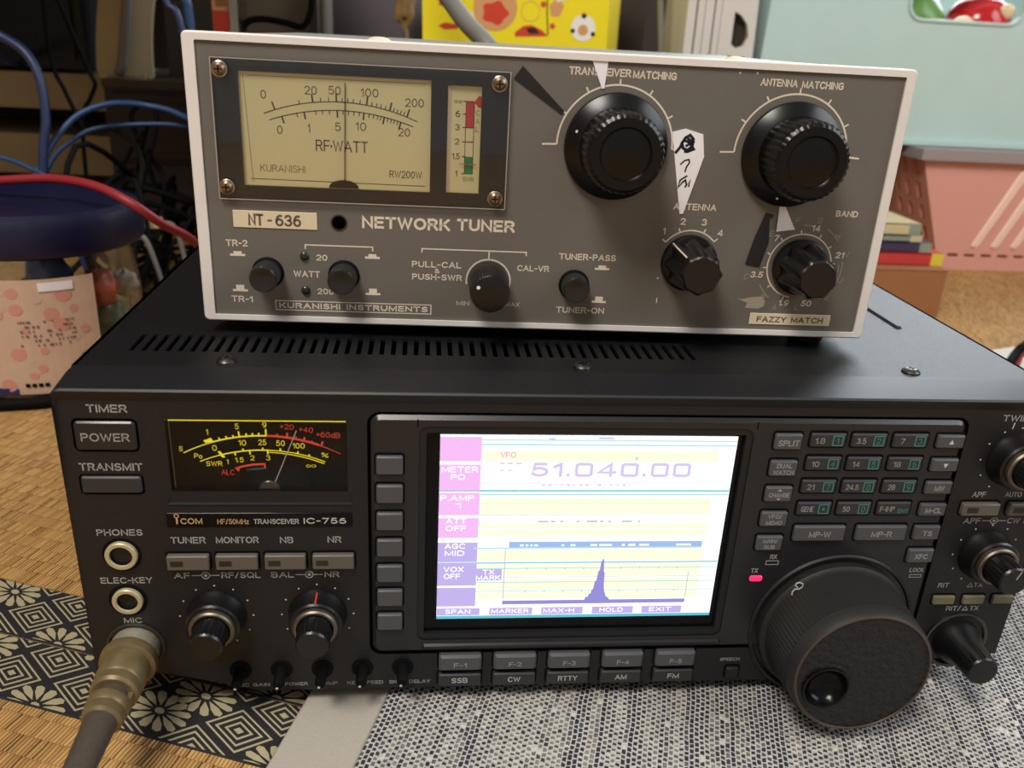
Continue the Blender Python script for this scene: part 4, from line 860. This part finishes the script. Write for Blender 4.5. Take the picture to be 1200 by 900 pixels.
# calibration knob
mb = TB(); mb.lathe(101, 17.6, [(7.2, -.6), (7, 1), (6.7, 15.8), (6.3, 16.7), (5.8, 16.9)], 'knob_black', 160, False, True, lambda j, r, t: r * (1 + (.02 * cos(40 * t) if 0 < j < 3 else 0))); kb = mb.build('calibration_knob', TUN)
mb = TB(); mb.poly(circle(96.9, 20.0, .65, 14), 16.96, 'sticker_white'); mb.build('pointer_dot', kb)
# push buttons
for u, w, o1 in ((23.1, 18.1, 9), (49.6, 17.9, 8.5), (132.2, 17.3, 7)):
    mb = TB(); mb.lathe(u, w, [(5.6, -.75), (5.5, -.1), (5.2, .1)], 'deep_black', 36); mb.lathe(u, w, [(4.9, 0), (4.8, o1 - 1.3), (4.7, o1 - .5), (4.3, o1), (3.9, o1), (2.2, o1 - .5), (.6, o1 - .6)], 'push_black', 40); mb.build('push_button', TUN)
# paper pointers stuck on the panel
def sticker(pts, m, label, extra=None):
    mb = TB(); mb.prism(pts, -.78, -.45, m)
    if extra: extra(mb)
    o = mb.build('paper_pointer', TUN, smooth=False); o['label'] = label
sticker([(132.2, 94.2), (137.7, 94.2), (137.1, 85.2), (136.3, 85.2)], 'sticker_white', 'small white paper pointer above the left matching knob')
def ink(mb):
    q = lambda x, y: (161.88 + (x - 722) / 15.1 + (y - 450) * .0087, 72.3 - (y - 450) * .0672 + (x - 722) * .003)
    for wd, l in ((1.0, [(735, 555), (762, 525), (775, 500), (790, 478), (815, 465), (832, 485), (826, 520), (800, 540), (778, 530), (770, 500)]), (.9, [(780, 490), (808, 500), (834, 535), (800, 548), (782, 545)]), (.9, [(790, 520), (830, 500), (800, 480)]), (.55, [(762, 612), (785, 592), (808, 586), (812, 600), (795, 625), (786, 650)]), (.6, [(800, 668), (762, 690), (750, 728), (775, 700), (790, 690), (795, 715), (786, 728), (815, 690), (806, 725)])):
        mb.stroke([q(*p) for p in l], wd, -.42, 'marker_ink')
sticker([(161.9, 72.3), (166.4, 73.6), (172.7, 72), (174.0, 64.5), (169.1, 44.6), (167.9, 44.5)], 'sticker_white', 'large white paper pointer with black handwriting', ink)
sticker([(203.7, 48.9), (205.7, 48.9), (210.7, 40.5), (204.1, 39.5)], 'sticker_white', 'white paper pointer under the right matching knob')
sticker([(106.7, 87), (109.5, 91), (124.2, 77.4), (123.4, 76.3)], 'sticker_black', 'long black pointer beside the meter window')
sticker([(199.2, 46.1), (202, 45.5), (202, 44.4), (200.8, 44.0), (201.9, 35.5), (199.8, 26.3), (194.5, 27.2), (196.5, 37)], 'sticker_black', 'black pointer left of the band selector')

# ---------------------------------------------------------------- things behind the radios, left side
def ball(mb, cx, cy, cz, rx, ry, rz, m, bumpy=0, seed=0, n=20):
    r_ = random.Random(seed); ph = [r_.uniform(0, 6.28) for _ in range(6)]
    prof = []
    rings = []
    for j in range(1, n):
        t = pi * j / n; ring = []
        for k in range(28):
            a = 2 * pi * k / 28; f = 1 + bumpy * (sin(3 * a + ph[0] + 2 * t) + sin(5 * a + ph[1] - 4 * t) * .7 + sin(7 * t + ph[2]) * .6)
            ring.append((cx + rx * f * sin(t) * cos(a), cy + ry * f * sin(t) * sin(a), cz - rz * f * cos(t)))
        rings.append(ring)
    mb.loft(rings, m)
JAR = thing('plastic_jar', 'clear plastic jar with a wide dark blue lid and pasted label, left of the transceiver', 'jar', (-254, 332, 0))
b = MB(vfr); b.lathe(0, 0, [(20, 1.2), (54, 1.2), (58, 4), (60, 10), (60.5, 60), (58, 82), (55, 90), (55, 99)], 'clear_plastic', 64, False, False); b.build('body', JAR)
b = MB(vfr); b.lathe(0, 0, [(57, .3), (58.6, .3), (59.5, 1.8), (58, 2.6), (56, 2.4)], 'lid_blue', 64, False, False); b.build('base_ring', JAR)
b = MB(vfr); b.lathe(0, 0, [(63, 94), (65.5, 95.5), (66.3, 98), (65.5, 113), (64, 117.5), (60, 120), (55, 119.2), (52, 118.4), (20, 118.8), (1, 119)], 'lid_blue', 96, True, True, lambda j, r, t: r * (1 + (.006 * cos(60 * t) if j == 3 else 0))); b.build('lid', JAR)
def cylpatch(mb, a0, a1, z0, z1, r, m, n=10):
    ids = [[mb.vert((r) * cos(radians(a)), z, r * sin(radians(a))) for z in (z0, z1)] for a in [a0 + (a1 - a0) * k / n for k in range(n + 1)]]
    for i in range(n): mb.face((ids[i][0], ids[i + 1][0], ids[i + 1][1], ids[i][1]), m)
b = MB(vfr); rl = 61.6
LA0, LA1 = -116, -40
cylpatch(b, LA0, LA1, 8, 82, rl, 'label_paper', 16)
r_ = random.Random(5)
for i in range(4):
    for k in range(14):
        if (i + k) % 2 == 0: cylpatch(b, -116 + i * 3.4, -112.6 + i * 3.4, 30 + k * 3.6, 33.6 + k * 3.6, rl + .15, 'label_navy', 2)
for k in range(26):
    a = r_.uniform(-100, -44); z = r_.uniform(14, 76); s_ = r_.uniform(2, 5)
    m_ = r_.choice(['label_pink', 'label_pink', 'label_pink', 'label_paper'])
    b.face([b.vert((rl + .12 + k * .004) * cos(radians(a) + s_ / rl * cos(t)), z + s_ * sin(t) * .9, (rl + .12 + k * .004) * sin(radians(a) + s_ / rl * cos(t))) for t in [2 * pi * q / 14 for q in range(14)]], m_)
for k in range(70):
    a = r_.uniform(-84, -54); z = 40 + (k % 6) * 3.0
    cylpatch(b, a, a + r_.uniform(.5, 1.4), z, z + 1.2, rl + .5, 'label_ink', 1)
for a, z in ((-47, 24), (-44, 17), (-52, 28), (-108, 16)): cylpatch(b, a, a + 4, z, z + 4.5, rl + .5, 'label_blue', 2)
for k in range(4): cylpatch(b, -84 + k * 3.4, -81.6 + k * 3.4, 13, 15.4, rl + .5, 'deep_black', 2)
cylpatch(b, -116, -88, 8, 12, rl + .2, 'label_navy', 4)
cylpatch(b, -70, -52, 74.5, 80, rl + .6, 'sticker_white', 6)
lb = b.build('label', JAR, smooth=False); lb['label'] = 'pinkish paper label with navy checks'
for i, (x, y, z, r0, m_, lab) in enumerate(((43, -20, 67, 12, 'wrap_red', 'orange red crumpled snack wrapper inside the blue-lidded jar'), (43, -8, 42, 13, 'wrap_green', 'mossy green crumpled wrapper low inside the blue-lidded jar'), (48, 12, 62, 9, 'wrap_white', 'whitish crumpled wrapper inside the blue-lidded jar, at its right'), (16, -26, 78, 13, 'wrap_blue', 'dark blue crumpled wrapper inside the blue-lidded jar, just under the lid'), (-8, 6, 34, 30, 'wrap_tan', 'brown crumpled wrapper at the bottom of the blue-lidded jar'))):
    b = MB(lambda u, o, w, x=x, y=y, z=z: ((u) * .001, o * .001, w * .001)); ball(b, 0, 0, 0, r0, r0 * .9, r0, m_, .07, i + 3)
    o = b.build('crumpled_wrapper', None, 60); o.location = ((-254 + x) * .001, (332 + y) * .001, (z) * .001); tag(o, lab, 'wrapper', 'wrappers in the jar')

def cable(name, pts, r, m, label, group=None, n=8, cat='cable'):
    mb = MB(lambda u, o, w: (u * .001, o * .001, w * .001)); mb.tube([tuple(p) for p in spline(pts, n)], r, m, 10)
    return tag(mb.build(name, None, 60), label, cat, group)
cable('cable', [(-520, 330, 3), (-460, 338, 8), (-400, 345, 60), (-350, 345, 104), (-298, 345, 126), (-272, 335, 130), (-236, 325, 134), (-203, 305, 134), (-179, 292, 127), (-164, 300, 113), (-151, 330, 93), (-146, 400, 40), (-150, 440, 4)], 2.9, 'wire_red', 'red cable arching over the blue jar lid')
cable('cable', [(-455, 830, 172), (-450, 800, 176), (-440, 700, 196), (-410, 570, 216), (-357, 520, 218), (-339, 520, 212), (-319, 515, 200), (-309, 510, 180), (-307, 505, 150), (-311, 500, 124), (-315, 490, 60), (-318, 485, 4)], 3.8, 'wire_navy', 'thick navy blue cable hanging in a curve at the far left')
cable('cable', [(-336, 490, 3), (-330, 495, 60), (-322, 500, 99), (-312, 510, 123), (-303, 520, 139), (-288, 530, 154), (-266, 540, 162), (-241, 550, 161), (-212, 545, 155), (-190, 530, 140), (-180, 520, 80), (-182, 510, 4)], 2.6, 'wire_blue', 'upper blue cable arching between the jar and the grey tuner')
cable('cable', [(-352, 530, 3), (-345, 535, 60), (-322, 540, 111), (-304, 545, 129), (-287, 550, 139), (-253, 556, 144), (-212, 556, 144), (-192, 545, 132), (-184, 535, 60), (-186, 530, 4)], 2.0, 'wire_blue', 'lower thin blue cable running under the arching blue one')
cable('cable', [(-430, 452, 2), (-400, 450, 60), (-360, 442, 120), (-329, 440, 132), (-318, 440, 129), (-303, 445, 122), (-285, 450, 105), (-275, 460, 40), (-270, 465, 4)], 1.8, 'wire_blue', 'thin pale blue cable just above the jar lid')
cable('cable', [(-200, 520, 381), (-196, 515, 320), (-191, 502, 262), (-188, 500, 246), (-186, 500, 233), (-184, 500, 150), (-178, 500, 4)], 3.6, 'wire_blue', 'bright blue cable hanging down behind the top left corner of the tuner')
cable('cable', [(-226, 508, 381), (-215, 500, 310), (-204, 492, 256), (-199, 490, 242), (-190, 488, 228), (-183, 486, 150), (-180, 484, 4)], 2.6, 'wire_navy', 'dark navy cable slanting down beside the bright blue cable')
cable('cable', [(-354, 660, 381), (-352, 650, 260), (-349, 640, 190), (-339, 635, 164), (-329, 630, 142), (-325, 630, 129), (-331, 630, 124), (-338, 630, 134)], 2.0, 'wire_black', 'thin black cord hooked in front of the beige shelf')
cable('cable', [(-370, 660, 381), (-352, 655, 280), (-329, 650, 209), (-316, 640, 180), (-312, 640, 170), (-318, 640, 157), (-328, 640, 135), (-332, 640, 60), (-330, 640, 4)], 2.0, 'wire_black', 'thin black cord crossing the shelf edge beside the cream panel')
rt = random.Random(21)
for k in range(14):
    x0 = rt.uniform(-318, -236); y0 = rt.uniform(445, 610); pts = [(x0, y0, 3)]
    for j in range(4): pts.append((rt.uniform(-318, -214), rt.uniform(440, 620), rt.uniform(12, 150 if k < 6 else 105)))
    pts.append((rt.uniform(-318, -214), rt.uniform(450, 600), 3))
    cable('cable', pts, rt.choice((2, 2.4, 3)), 'wire_black', 'black cable in the dark tangle between the blue-lidded jar and the tuner', 'black cables in the tangle', 6)
for x, y, z, rot, lab in ((-222, 470, 76, .3, 'small cream plug in the black cable tangle, nearest the tuner'), (-240, 450, 72, -.2, 'small cream plug in the black cable tangle, beside the jar lid')):
    o_ = thing('cable_plug', lab, 'plug', (x, y, z), rot); b = MB(); b.prism(rr(-9, 9, -4, 4, 1.5), -5, 5, 'cream_plastic', 1); b.build('plug_body', o_)
    b = MB(); b.tube([tuple(p) for p in spline([(9, 0, 0), (18, -4, -6), (24, -10, -40), (26, -12, -z + 2.5)], 6)], 2, 'wire_grey', 8); b.build('wire', o_)
cable('cable', [(-420, 262, 6), (-330, 268, 5), (-285, 262, 4.2), (-250, 265, 4), (-225, 275, 4), (-180, 310, 4), (-150, 400, 4)], 3.6, 'wire_black', 'black cable lying on the straw mat along the foot of the jar')

# beige shelf, black case, cream panel and brown cabinet in the far left corner
SH = thing('shelf', 'low beige two-board shelf in the dark far left corner', 'shelf', (-560, 880, 0))
sf = wfr(-560, 880, 0)
for z0, z1, y0 in ((130, 168, 800), (58, 102, 800)): b = MB(sf); b.box(-800, -345, y0, 980, z0, z1, 'shelf_beige', 2); b.build('board', SH)
b = MB(sf); b.box(-800, -345, 980, 992, 0, 168, 'shelf_dark'); b.build('back_panel', SH)
OH = thing('shade_shelf', 'unseen dark shelf added to shade the black case and cable tangle', 'shelf', (-465, 1390, 390)); of_ = wfr(-465, 1390, 390)  # added out of view to keep light off the far left corner
b = MB(of_); b.box(-800, -130, 390, 1400, 380, 400, 'shelf_dark', 2); b.build('board', OH)  # board of the added, unseen shade shelf
for x in (-700, -240): b = MB(of_); b.loft([[(x, 1400, 250), (x, 1400, 381), (x, 1150, 381)], [(x + 18, 1400, 250), (x + 18, 1400, 381), (x + 18, 1150, 381)]], 'shelf_dark'); b.build('shade_shelf_bracket', OH)
for x in (-800, -372): b = MB(sf); b.box(x, x + 22, 830, 978, 0, 130, 'shelf_dark', 1); b.build('side_panel', SH)
CS = thing('equipment_case', 'black equipment case standing on the beige shelf', 'case', (-470, 890, 168)); cf = wfr(-470, 890, 168)
b = MB(cf); b.box(-700, -378, 812, 970, 172, 340, 'case_black', 4); b.build('housing', CS)
b = MB(cf); b.box(-690, -388, 808, 813, 182, 330, 'gloss_black', 1.5); b.build('front_plate', CS)
for x in (-680, -400): b = MB(cf); b.box(x - 8, x + 8, 830, 850, 168, 173, 'rubber_black'); b.build('foot', CS)
b = MB(lambda u, o, w: (u * .001, o * .001, w * .001)); rows = []
for i in range(13):
    t = i / 12; z = 171 + t * 150; xl = -354 + 30 * t ** 1.6; xr = -296 + 36 * t ** 2.2
    rows.append([(xl + (xr - xl) * k / 8, 770 - 10 * sin(pi * k / 8), z) for k in range(9)] + [(xl + (xr - xl) * (8 - k) / 8, 778 - 10 * sin(pi * k / 8), z) for k in range(9)])
b.loft(rows, 'cream_plastic'); b.box(-350, -302, 764, 795, 168, 173, 'cream_plastic', 1)
CP = tag(b.build('curved_sheet', None, 50), 'curved cream plastic panel standing on the brown cabinet beside the black case', 'panel')
cable('strap', [(-306, 752, 381), (-306, 752, 280), (-312, 753, 230), (-322, 756, 185), (-328, 762, 174)], 5.5, 'wire_grey', 'grey strap hanging down in front of the cream plastic panel', cat='strap')
CB = thing('cabinet', 'low dark brown cabinet behind the cable tangle', 'cabinet', (-268, 880, 0)); bf = wfr(-268, 880, 0)
b = MB(bf); b.box(-343, -196, 752, 1000, 6, 160, 'chest_brown', 2); b.build('body', CB)
b = MB(bf); b.box(-343.5, -195.5, 748, 1002, 160, 168, 'board_brown', 1.5); b.build('top_board', CB)
for z0 in (14, 88): b = MB(bf); b.box(-336, -203, 746, 753, z0, z0 + 66, 'chest_brown', 2); b.build('drawer_front', CB)
BP = tag((lambda mb: (mb.box(-300, -198, 850, 866, 168, 420, 'board_brown', 1.5), mb.build('wooden_board'))[1])(MB(wfr(0, 0, 0))), 'dark brown board standing on the cabinet behind the cream panel', 'board')

# chest hidden behind the tuner that carries the things seen above it
CT = thing('storage_chest', 'dark brown storage chest behind the tuner, carrying the yellow box', 'chest', (72, 780, 0)); tfr = wfr(72, 780, 0)
b = MB(tfr); b.box(-190, 340, 565, 1000, 5, 190, 'chest_brown', 2); b.build('body', CT)
b = MB(tfr); b.box(-191, 341, 562, 1002, 190, 205, 'chest_brown', 2); b.build('lid', CT)
for x in (-185, 315): b = MB(tfr); b.box(x, x + 20, 575, 990, 0, 5, 'chest_brown'); b.build('runner', CT)
YB = thing('gift_box', 'bright yellow card box printed with red dots and round badges, behind the tuner', 'box', (100, 700, 205)); yf = wfr(100, 700, 205)
b = MB(yf); b.loft([[(-4, 640, 205), (175, 640, 205), (212, 770, 205), (30, 770, 205)], [(-7, 640, 330), (172, 640, 330), (211, 770, 330), (28, 770, 330)]], 'yellow_card'); b.build('carton', YB)
b = MB(lambda u, o, w: yf(u, 640 - o, w))
for u, w in ((13, 258), (110, 262), (28, 276), (150, 254), (152, 274), (90, 278), (120, 243)): b.poly([(u + 2.6 * cos(t) * (1 + .25 * cos(5 * t)), w + 2.6 * sin(t) * (1 + .25 * cos(5 * t))) for t in [2 * pi * k / 30 for k in range(30)]], .3, 'card_red')
b.poly([(10, 238), (16, 241), (30, 240), (34, 242), (28, 236), (16, 235)], .3, 'card_red')
b.poly(circle(64, 257, 21, 36), .3, 'card_tan'); b.poly([(64 + 12 * cos(t) * (1 + .12 * cos(5 * t)), 252 + 10 * sin(t) * (1 + .12 * cos(5 * t))) for t in [2 * pi * k / 40 for k in range(40)]], .4, 'card_red')
b.poly([(84, 236), (92, 242), (100, 243), (110, 239), (116, 234), (84, 232)], .35, 'card_red'); b.poly([(94, 240), (103, 241), (108, 236), (98, 235)], .45, 'card_black')
b.poly(circle(150, 243, 12, 28), .3, 'card_white'); b.poly(circle(150, 241, 5, 18), .4, 'card_tan'); b.poly(circle(140, 240, 2.2, 10), .4, 'card_black'); b.poly(circle(160, 238, 2.2, 10), .4, 'card_black')
b.poly([(116, 262), (124, 268), (130, 262), (126, 252), (118, 252)], .3, 'card_tan'); b.poly([(122, 264), (134, 268), (136, 275), (128, 275)], .35, 'card_white'); b.poly([(38, 248), (44, 252), (42, 244)], .3, 'card_white')
b.stroke([(113, 275), (114, 255), (116, 235)], 1.1, .4, 'card_black'); b.stroke(circle(98, 255, 9, 20), .5, .3, 'card_tan')
b.build('printed_picture', YB, smooth=False)
b = MB(lambda u, o, w: yf(172 + u * .274 + .5 + (w - 205) * -.024, 640 + u * .962 - .3, w)); b.poly(rr(31, 36, 228, 256), 0, 'card_black'); b.poly(circle(33, 256, 2.6, 10), 0, 'card_red'); b.poly(circle(60, 242, 2.6, 10), 0, 'card_red'); b.poly([(118, 262), (135, 262), (135, 250)], 0, 'card_blue'); b.build('side_slot', YB, smooth=False)
cable('hose', [(-20, 548, 345), (9, 548, 274), (21, 547, 255), (34, 545, 240), (50, 543, 226), (68, 530, 206), (100, 520, 170), (140, 520, 132), (180, 540, 90), (200, 545, 40)], 8, 'wire_grey', 'thick grey hose slanting in front of the yellow box', cat='hose')
RB = thing('printed_packet', 'upright red and brown printed packet with silver edge behind the tuner', 'packet', (-179, 610, 205)); rf = wfr(-179, 610, 205)
b = MB(rf); b.box(-190.5, -175, 600, 640, 205, 330, 'card_tan', .6); b.build('carton', RB)
b = MB(rf); b.box(-189.5, -177, 599.2, 600.2, 218, 240, 'card_red'); b.box(-186, -178, 599, 600.2, 244, 275, 'box_brown'); b.build('printed_band', RB)
b = MB(rf); b.box(-175, -168, 598, 640, 205, 330, 'silver', .6); b.build('metal_edge', RB)
b = MB(wfr(0, 0, 0)); b.box(-176, -112, 660, 668, 205, 340, 'board_tan', 1); tag(b.build('card_sheet'), 'greyish tan card sheet behind the black arching cord', 'card')
b = MB(wfr(0, 0, 0)); b.box(-112, -104, 645, 665, 205, 340, 'board_brown', 1); tag(b.build('wooden_strip'), 'narrow brown upright strip left of the grey post', 'strip')
b = MB(wfr(0, 0, 0)); b.tube([(-95, 640, 205), (-95, 640, 340)], 6, 'wire_grey', 20); b.tube([(-95, 640, 205), (-95, 640, 209)], 9, 'wire_grey', 20); tag(b.build('post', None, 50), 'grey upright post beside the mauve board', 'post')
cable('cable', [(-176, 622, 206), (-171, 620, 221), (-164, 620, 232), (-149, 620, 235), (-129, 615, 233), (-113, 612, 231), (-105, 610, 246), (-103, 612, 275), (-100, 620, 330)], 3, 'wire_black', 'black cord arching behind the top left of the tuner')
b = MB(wfr(0, 0, 0)); b.box(-122, 12, 900, 912, 205, 420, 'board_mauve', 1.5); tag(b.build('board'), 'flat mauve grey board behind the top of the tuner', 'board')
b = MB(wfr(0, 0, 0)); ball(b, -26, 850, 262, 12, 8, 26, 'wrap_tan', .12, 9); b.tube([(-26, 850, 240), (-22, 848, 206)], 2, 'wrap_tan'); tag(b.build('dried_sprig', None, 60), 'brownish yellow dried sprig left of the yellow box', 'sprig')
b = MB(wfr(0, 0, 0)); b.box(185, 262, 860, 875, 205, 420, 'shelf_dark', 2); tag(b.build('board'), 'dark board standing right of the yellow box', 'board')
b = MB(wfr(0, 0, 0)); b.tube([(253, 720, 205), (244, 722, 275), (236, 724, 340)], 3.4, 'wire_grey', 14); tag(b.build('rod', None, 50), 'thin greenish grey rod right of the yellow box', 'rod')
RK = thing('file_rack', 'white ridged plastic file rack with a round cut-out, left of the teal bin', 'rack', (302, 720, 205)); kf = wfr(302, 720, 205)
for x0, w_ in ((268, 9), (279, 7), (287.5, 9), (298, 6), (305, 8)): b = MB(kf); b.box(x0, x0 + w_, 698 + (x0 % 3), 790, 205, 340, 'rack_white', 1.4); b.build('divider', RK)
b = MB(lambda u, o, w: kf(u, 700 - o, w)); hol = [(325, 232), (333, 235), (337, 244), (334, 256), (327, 264), (319, 268), (319, 236)]
b.fill([(313, 205), (345, 205), (341, 340), (313, 340)], [hol], 0, 'rack_white', 6); b.fill([(313, 205), (345, 205), (341, 340), (313, 340)], [hol], -6, 'rack_white'); b.loft([[(u, 0, w) for u, w in [(313, 205), (345, 205), (341, 340), (313, 340)]], [(u, -6, w) for u, w in [(313, 205), (345, 205), (341, 340), (313, 340)]]], 'rack_white', False, False); b.build('end_plate', RK)
b = MB(kf); b.box(316, 338, 712, 716, 205, 335, 'shelf_dark'); b.build('inner_wall', RK)
b = MB(kf); b.box(266, 345, 700, 792, 205, 209, 'rack_white', 1); b.build('base', RK)

# right side: teal bin on a pink basket, brown box with books
BN = thing('storage_bin', 'pale teal plastic storage bin with an oval handle hole, on the pink basket', 'bin', (560, 860, 140)); nf = wfr(560, 860, 140)
o0 = [(360, 144), (790, 144), (800, 345), (366, 345)]; hh = rr(521, 650, 273, 308, 15, 6)
b = MB(lambda u, o, w: nf(u, 720 - o + (345 - w) * .02, w))
fr_ = rr(0, 1, 0, 1)
b.fill(o0, [offset_poly(hh, -3.5)], 0, 'bin_teal', 0); b.fill(o0, [hh], -4, 'bin_teal')
b.loft([[(u, 0, w) for u, w in offset_poly(hh, -4.5)], [(u, 2, w) for u, w in offset_poly(hh, -3)], [(u, 2, w) for u, w in offset_poly(hh, -.6)], [(u, .6, w) for u, w in hh], [(u, -4, w) for u, w in hh]], 'bin_teal', False, False)
b.build('front_wall', BN)
b = MB(nf)
def quadbox(p, q, t0, t1): b.loft([[(p[0], p[1], 144), (q[0], q[1], 144), (q[0] + t0[0], q[1] + t0[1], 144), (p[0] + t0[0], p[1] + t0[1], 144)], [(p[0] + t1[0], p[1], 345), (q[0] + t1[0], q[1], 345), (q[0] + t0[0] + t1[0], q[1] + t0[1], 345), (p[0] + t0[0] + t1[0], p[1] + t0[1], 345)]], 'bin_teal')
quadbox((360, 723), (360, 985), (4, 0), (6, 0)); b.build('side_wall', BN)
b = MB(nf); quadbox((786, 723), (786, 985), (4, 0), (10, 0)); b.build('side_wall', BN)
b = MB(nf); quadbox((364, 981), (786, 981), (0, 4), (2, 0)); b.build('back_wall', BN)
b = MB(nf); b.box(359, 792, 720, 986, 140, 145.5, 'bin_teal', 1.5); b.build('base', BN)
for x, y, z, r0, m_, nm, lab, bp in ((622, 758, 268, 36, 'toy_red', 'toy_ball', 'glossy red toy ball seen through the teal bin handle hole', 0), (543, 765, 268, 38, 'toy_green', 'toy_pepper', 'green lobed toy seen through the teal bin handle hole', .035), (594, 738, 266, 13, 'toy_cream', 'toy_egg', 'small cream toy between the green and red ones in the teal bin', 0)):
    t = thing(nm, lab, 'toy', (x, y, z)); b = MB(lambda u, o, w: (u * .001, o * .001, w * .001)); ball(b, 0, 0, 0, r0, r0, r0, m_, bp, 4, 24); b.build('body', t, 60)
    if m_ == 'toy_red': b = MB(lambda u, o, w: (u * .001, o * .001, w * .001)); ball(b, 14, -29, 17, 9, 5, 8, 'toy_cream', .04, 2, 12); b.build('highlight_patch', t, 60)  # cream lump stands in for the highlight on the red ball
for x, y, r0, m_, lab in ((620, 800, 100, 'wrap_white', 'crumpled pale packing heap inside the teal bin under the toys'),):
    b = MB(lambda u, o, w: (u * .001, o * .001, w * .001)); ball(b, 0, 0, 0, 190, 60, 46, m_, .02, 8, 20); o = b.build('packing_heap', None, 60); o.location = (.580, .80, .192); tag(o, lab, 'packing')
BK = thing('plastic_basket', 'pink plastic basket with slotted walls under the teal bin', 'basket', (680, 830, 0)); kf2 = wfr(680, 830, 0)
xl = lambda z: 611 - z * .385; yl = lambda z: 702 - z * .02
def wall(fx, n_u, u0, u1, rows_, name):
    mb = MB(kf2); us = []; s_ = (u1 - u0) / n_u
    for i in range(n_u): us += [u0 + i * s_, u0 + i * s_ + s_ * .62]
    us.append(u1); zs = rows_
    for i in range(len(us) - 1):
        for j in range(len(zs) - 1):
            if i % 2 == 1 and j % 2 == 1: continue
            for d in (0, 3): mb.poly3([fx(us[i], zs[j], d), fx(us[i + 1], zs[j], d), fx(us[i + 1], zs[j + 1], d), fx(us[i], zs[j + 1], d)], 'basket_pink')
    for i in range(1, len(us) - 1):
        for j in range(1, len(zs) - 1, 2): mb.poly3([fx(us[i], zs[j], 0), fx(us[i], zs[j], 3), fx(us[i], zs[j + 1], 3), fx(us[i], zs[j + 1], 0)], 'basket_pink')
    mb.build(name, BK, smooth=False)
ZR = [0, 14, 18, 30, 42, 46, 58, 62, 74, 78, 90, 94, 106, 114, 127]
ZR = [0, 16, 21, 32, 48, 56, 72, 80, 98, 106, 127]
FW = lambda u, o, w: kf2(xl(w) + u, 702 - w * .02 - o, w)
b = MB(FW); slots = [rr(14 + 21 * k, 28 + 21 * k, 16, 19.5, 1.5, 2) for k in range(12)]
b.fill([(0, 0), (305, 0), (305, 127), (0, 127)], slots, 0, 'basket_pink', 2.5); b.fill([(0, 0), (305, 0), (305, 127), (0, 127)], slots, -2.5, 'basket_pink')
fw = b.build('front_wall', BK)
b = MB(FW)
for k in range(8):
    u0 = 44 + 25 * k; b.prism([(u0, 29), (u0 + 5, 26), (u0 + 11, 29), (u0 + 84, 116), (u0 + 80, 120), (u0 + 72, 117)], -.1, 2.0, 'basket_streak', 1.5)
b.build('light_streak_ribs', fw)  # pale slanted ribs stand in for streaks of light on the wall
wall(lambda u, z, d: (xl(z) + d, 702 + u, z), 10, 0, 250, ZR, 'side_wall')
b = MB(kf2); b.box(608, 870, 704, 950, 0, 3, 'basket_pink'); b.build('base', BK)
b = MB(kf2); b.box(562, 905, 948, 951, 0, 127, 'basket_pink'); b.build('back_wall', BK)
b = MB(kf2); b.box(553, 905, 690, 962, 127, 139, 'lid_mauve', 3); lb = b.build('lid', BK); lb['label'] = 'mauve grey flat lid'
BX = thing('cardboard_box', 'plain brown cardboard box under the small stack of books', 'box', (440, 560, 0), 0); xf = wfr(440, 560, 0)
b = MB(xf); b.loft([[(372, 506, 0), (497, 506, 0), (500, 600, 0), (375, 600, 0)], [(372, 506, 46), (496.5, 506, 46), (500, 600, 46), (375, 600, 46)]], 'box_brown'); b.build('carton', BX)
b = MB(xf); b.box(371.5, 497.2, 505.4, 600, 46, 47, 'box_brown'); b.build('lid_flap', BX)
z = 47
for x0, x1, y0, h, m_, nm, lab, ex in ((385, 499, 522, 12, 'book_red', 'book', 'red book with a yellow spine end, bottom of the small stack on the brown box', 'book_yellow'), (382, 487, 526, 9, 'book_navy', 'book', 'dark purple book in the middle of the stack on the brown box', 'book_sage'), (380, 478, 530, 6, 'book_sage', 'book', 'sage green book second from the top of the stack on the brown box', 'book_cream'), (378, 476, 532, 11, 'book_cream', 'book', 'cream covered book on top of the stack on the brown box', 'book_sage')):
    t = thing(nm, lab, 'book', ((x0 + x1) / 2, y0 + 35, z), 0, 'books on the brown box'); f_ = wfr((x0 + x1) / 2, y0 + 35, z)
    b = MB(f_); b.box(x0 + 1, x1 - 1, y0 + 1.2, y0 + 69, z + .8, z + h - .8, 'paper_white'); b.build('pages', t)
    b = MB(f_); b.box(x0, x1, y0, y0 + 70, z, z + .8, m_); b.box(x0, x1, y0, y0 + 70, z + h - .8, z + h, m_); b.box(x0, x1, y0, y0 + 1.2, z, z + h, m_); b.box(x1 - 12, x1, y0 - .1, y0 + .2, z, z + h, ex); b.build('cover', t); z += h
cable('cable', [(400, 315, 4), (430, 320, 6), (448, 330, 14), (465, 345, 21), (474, 350, 26), (507, 370, 32), (560, 395, 30), (640, 430, 4)], 3.4, 'wire_black', 'black cable on the floor by the right side of the transceiver')
cable('cable', [(410, 330, 3), (440, 326, 5), (454, 330, 11), (469, 345, 15), (476, 352, 18), (511, 372, 22), (570, 392, 18), (650, 420, 3)], 2.4, 'wire_red', 'red cable beside the black one, right of the transceiver')
b = MB(wfr(0, 0, 0)); b.loft([[(430, 335, 0.2), (560, 372, .2), (545, 430, .2), (468, 402, .2)], [(430, 335, .8), (560, 372, .8), (545, 430, .8), (468, 402, .8)]], 'paper_white'); tag(b.build('paper_sheet'), 'white paper sheet on the mat under the red and black cables', 'paper')
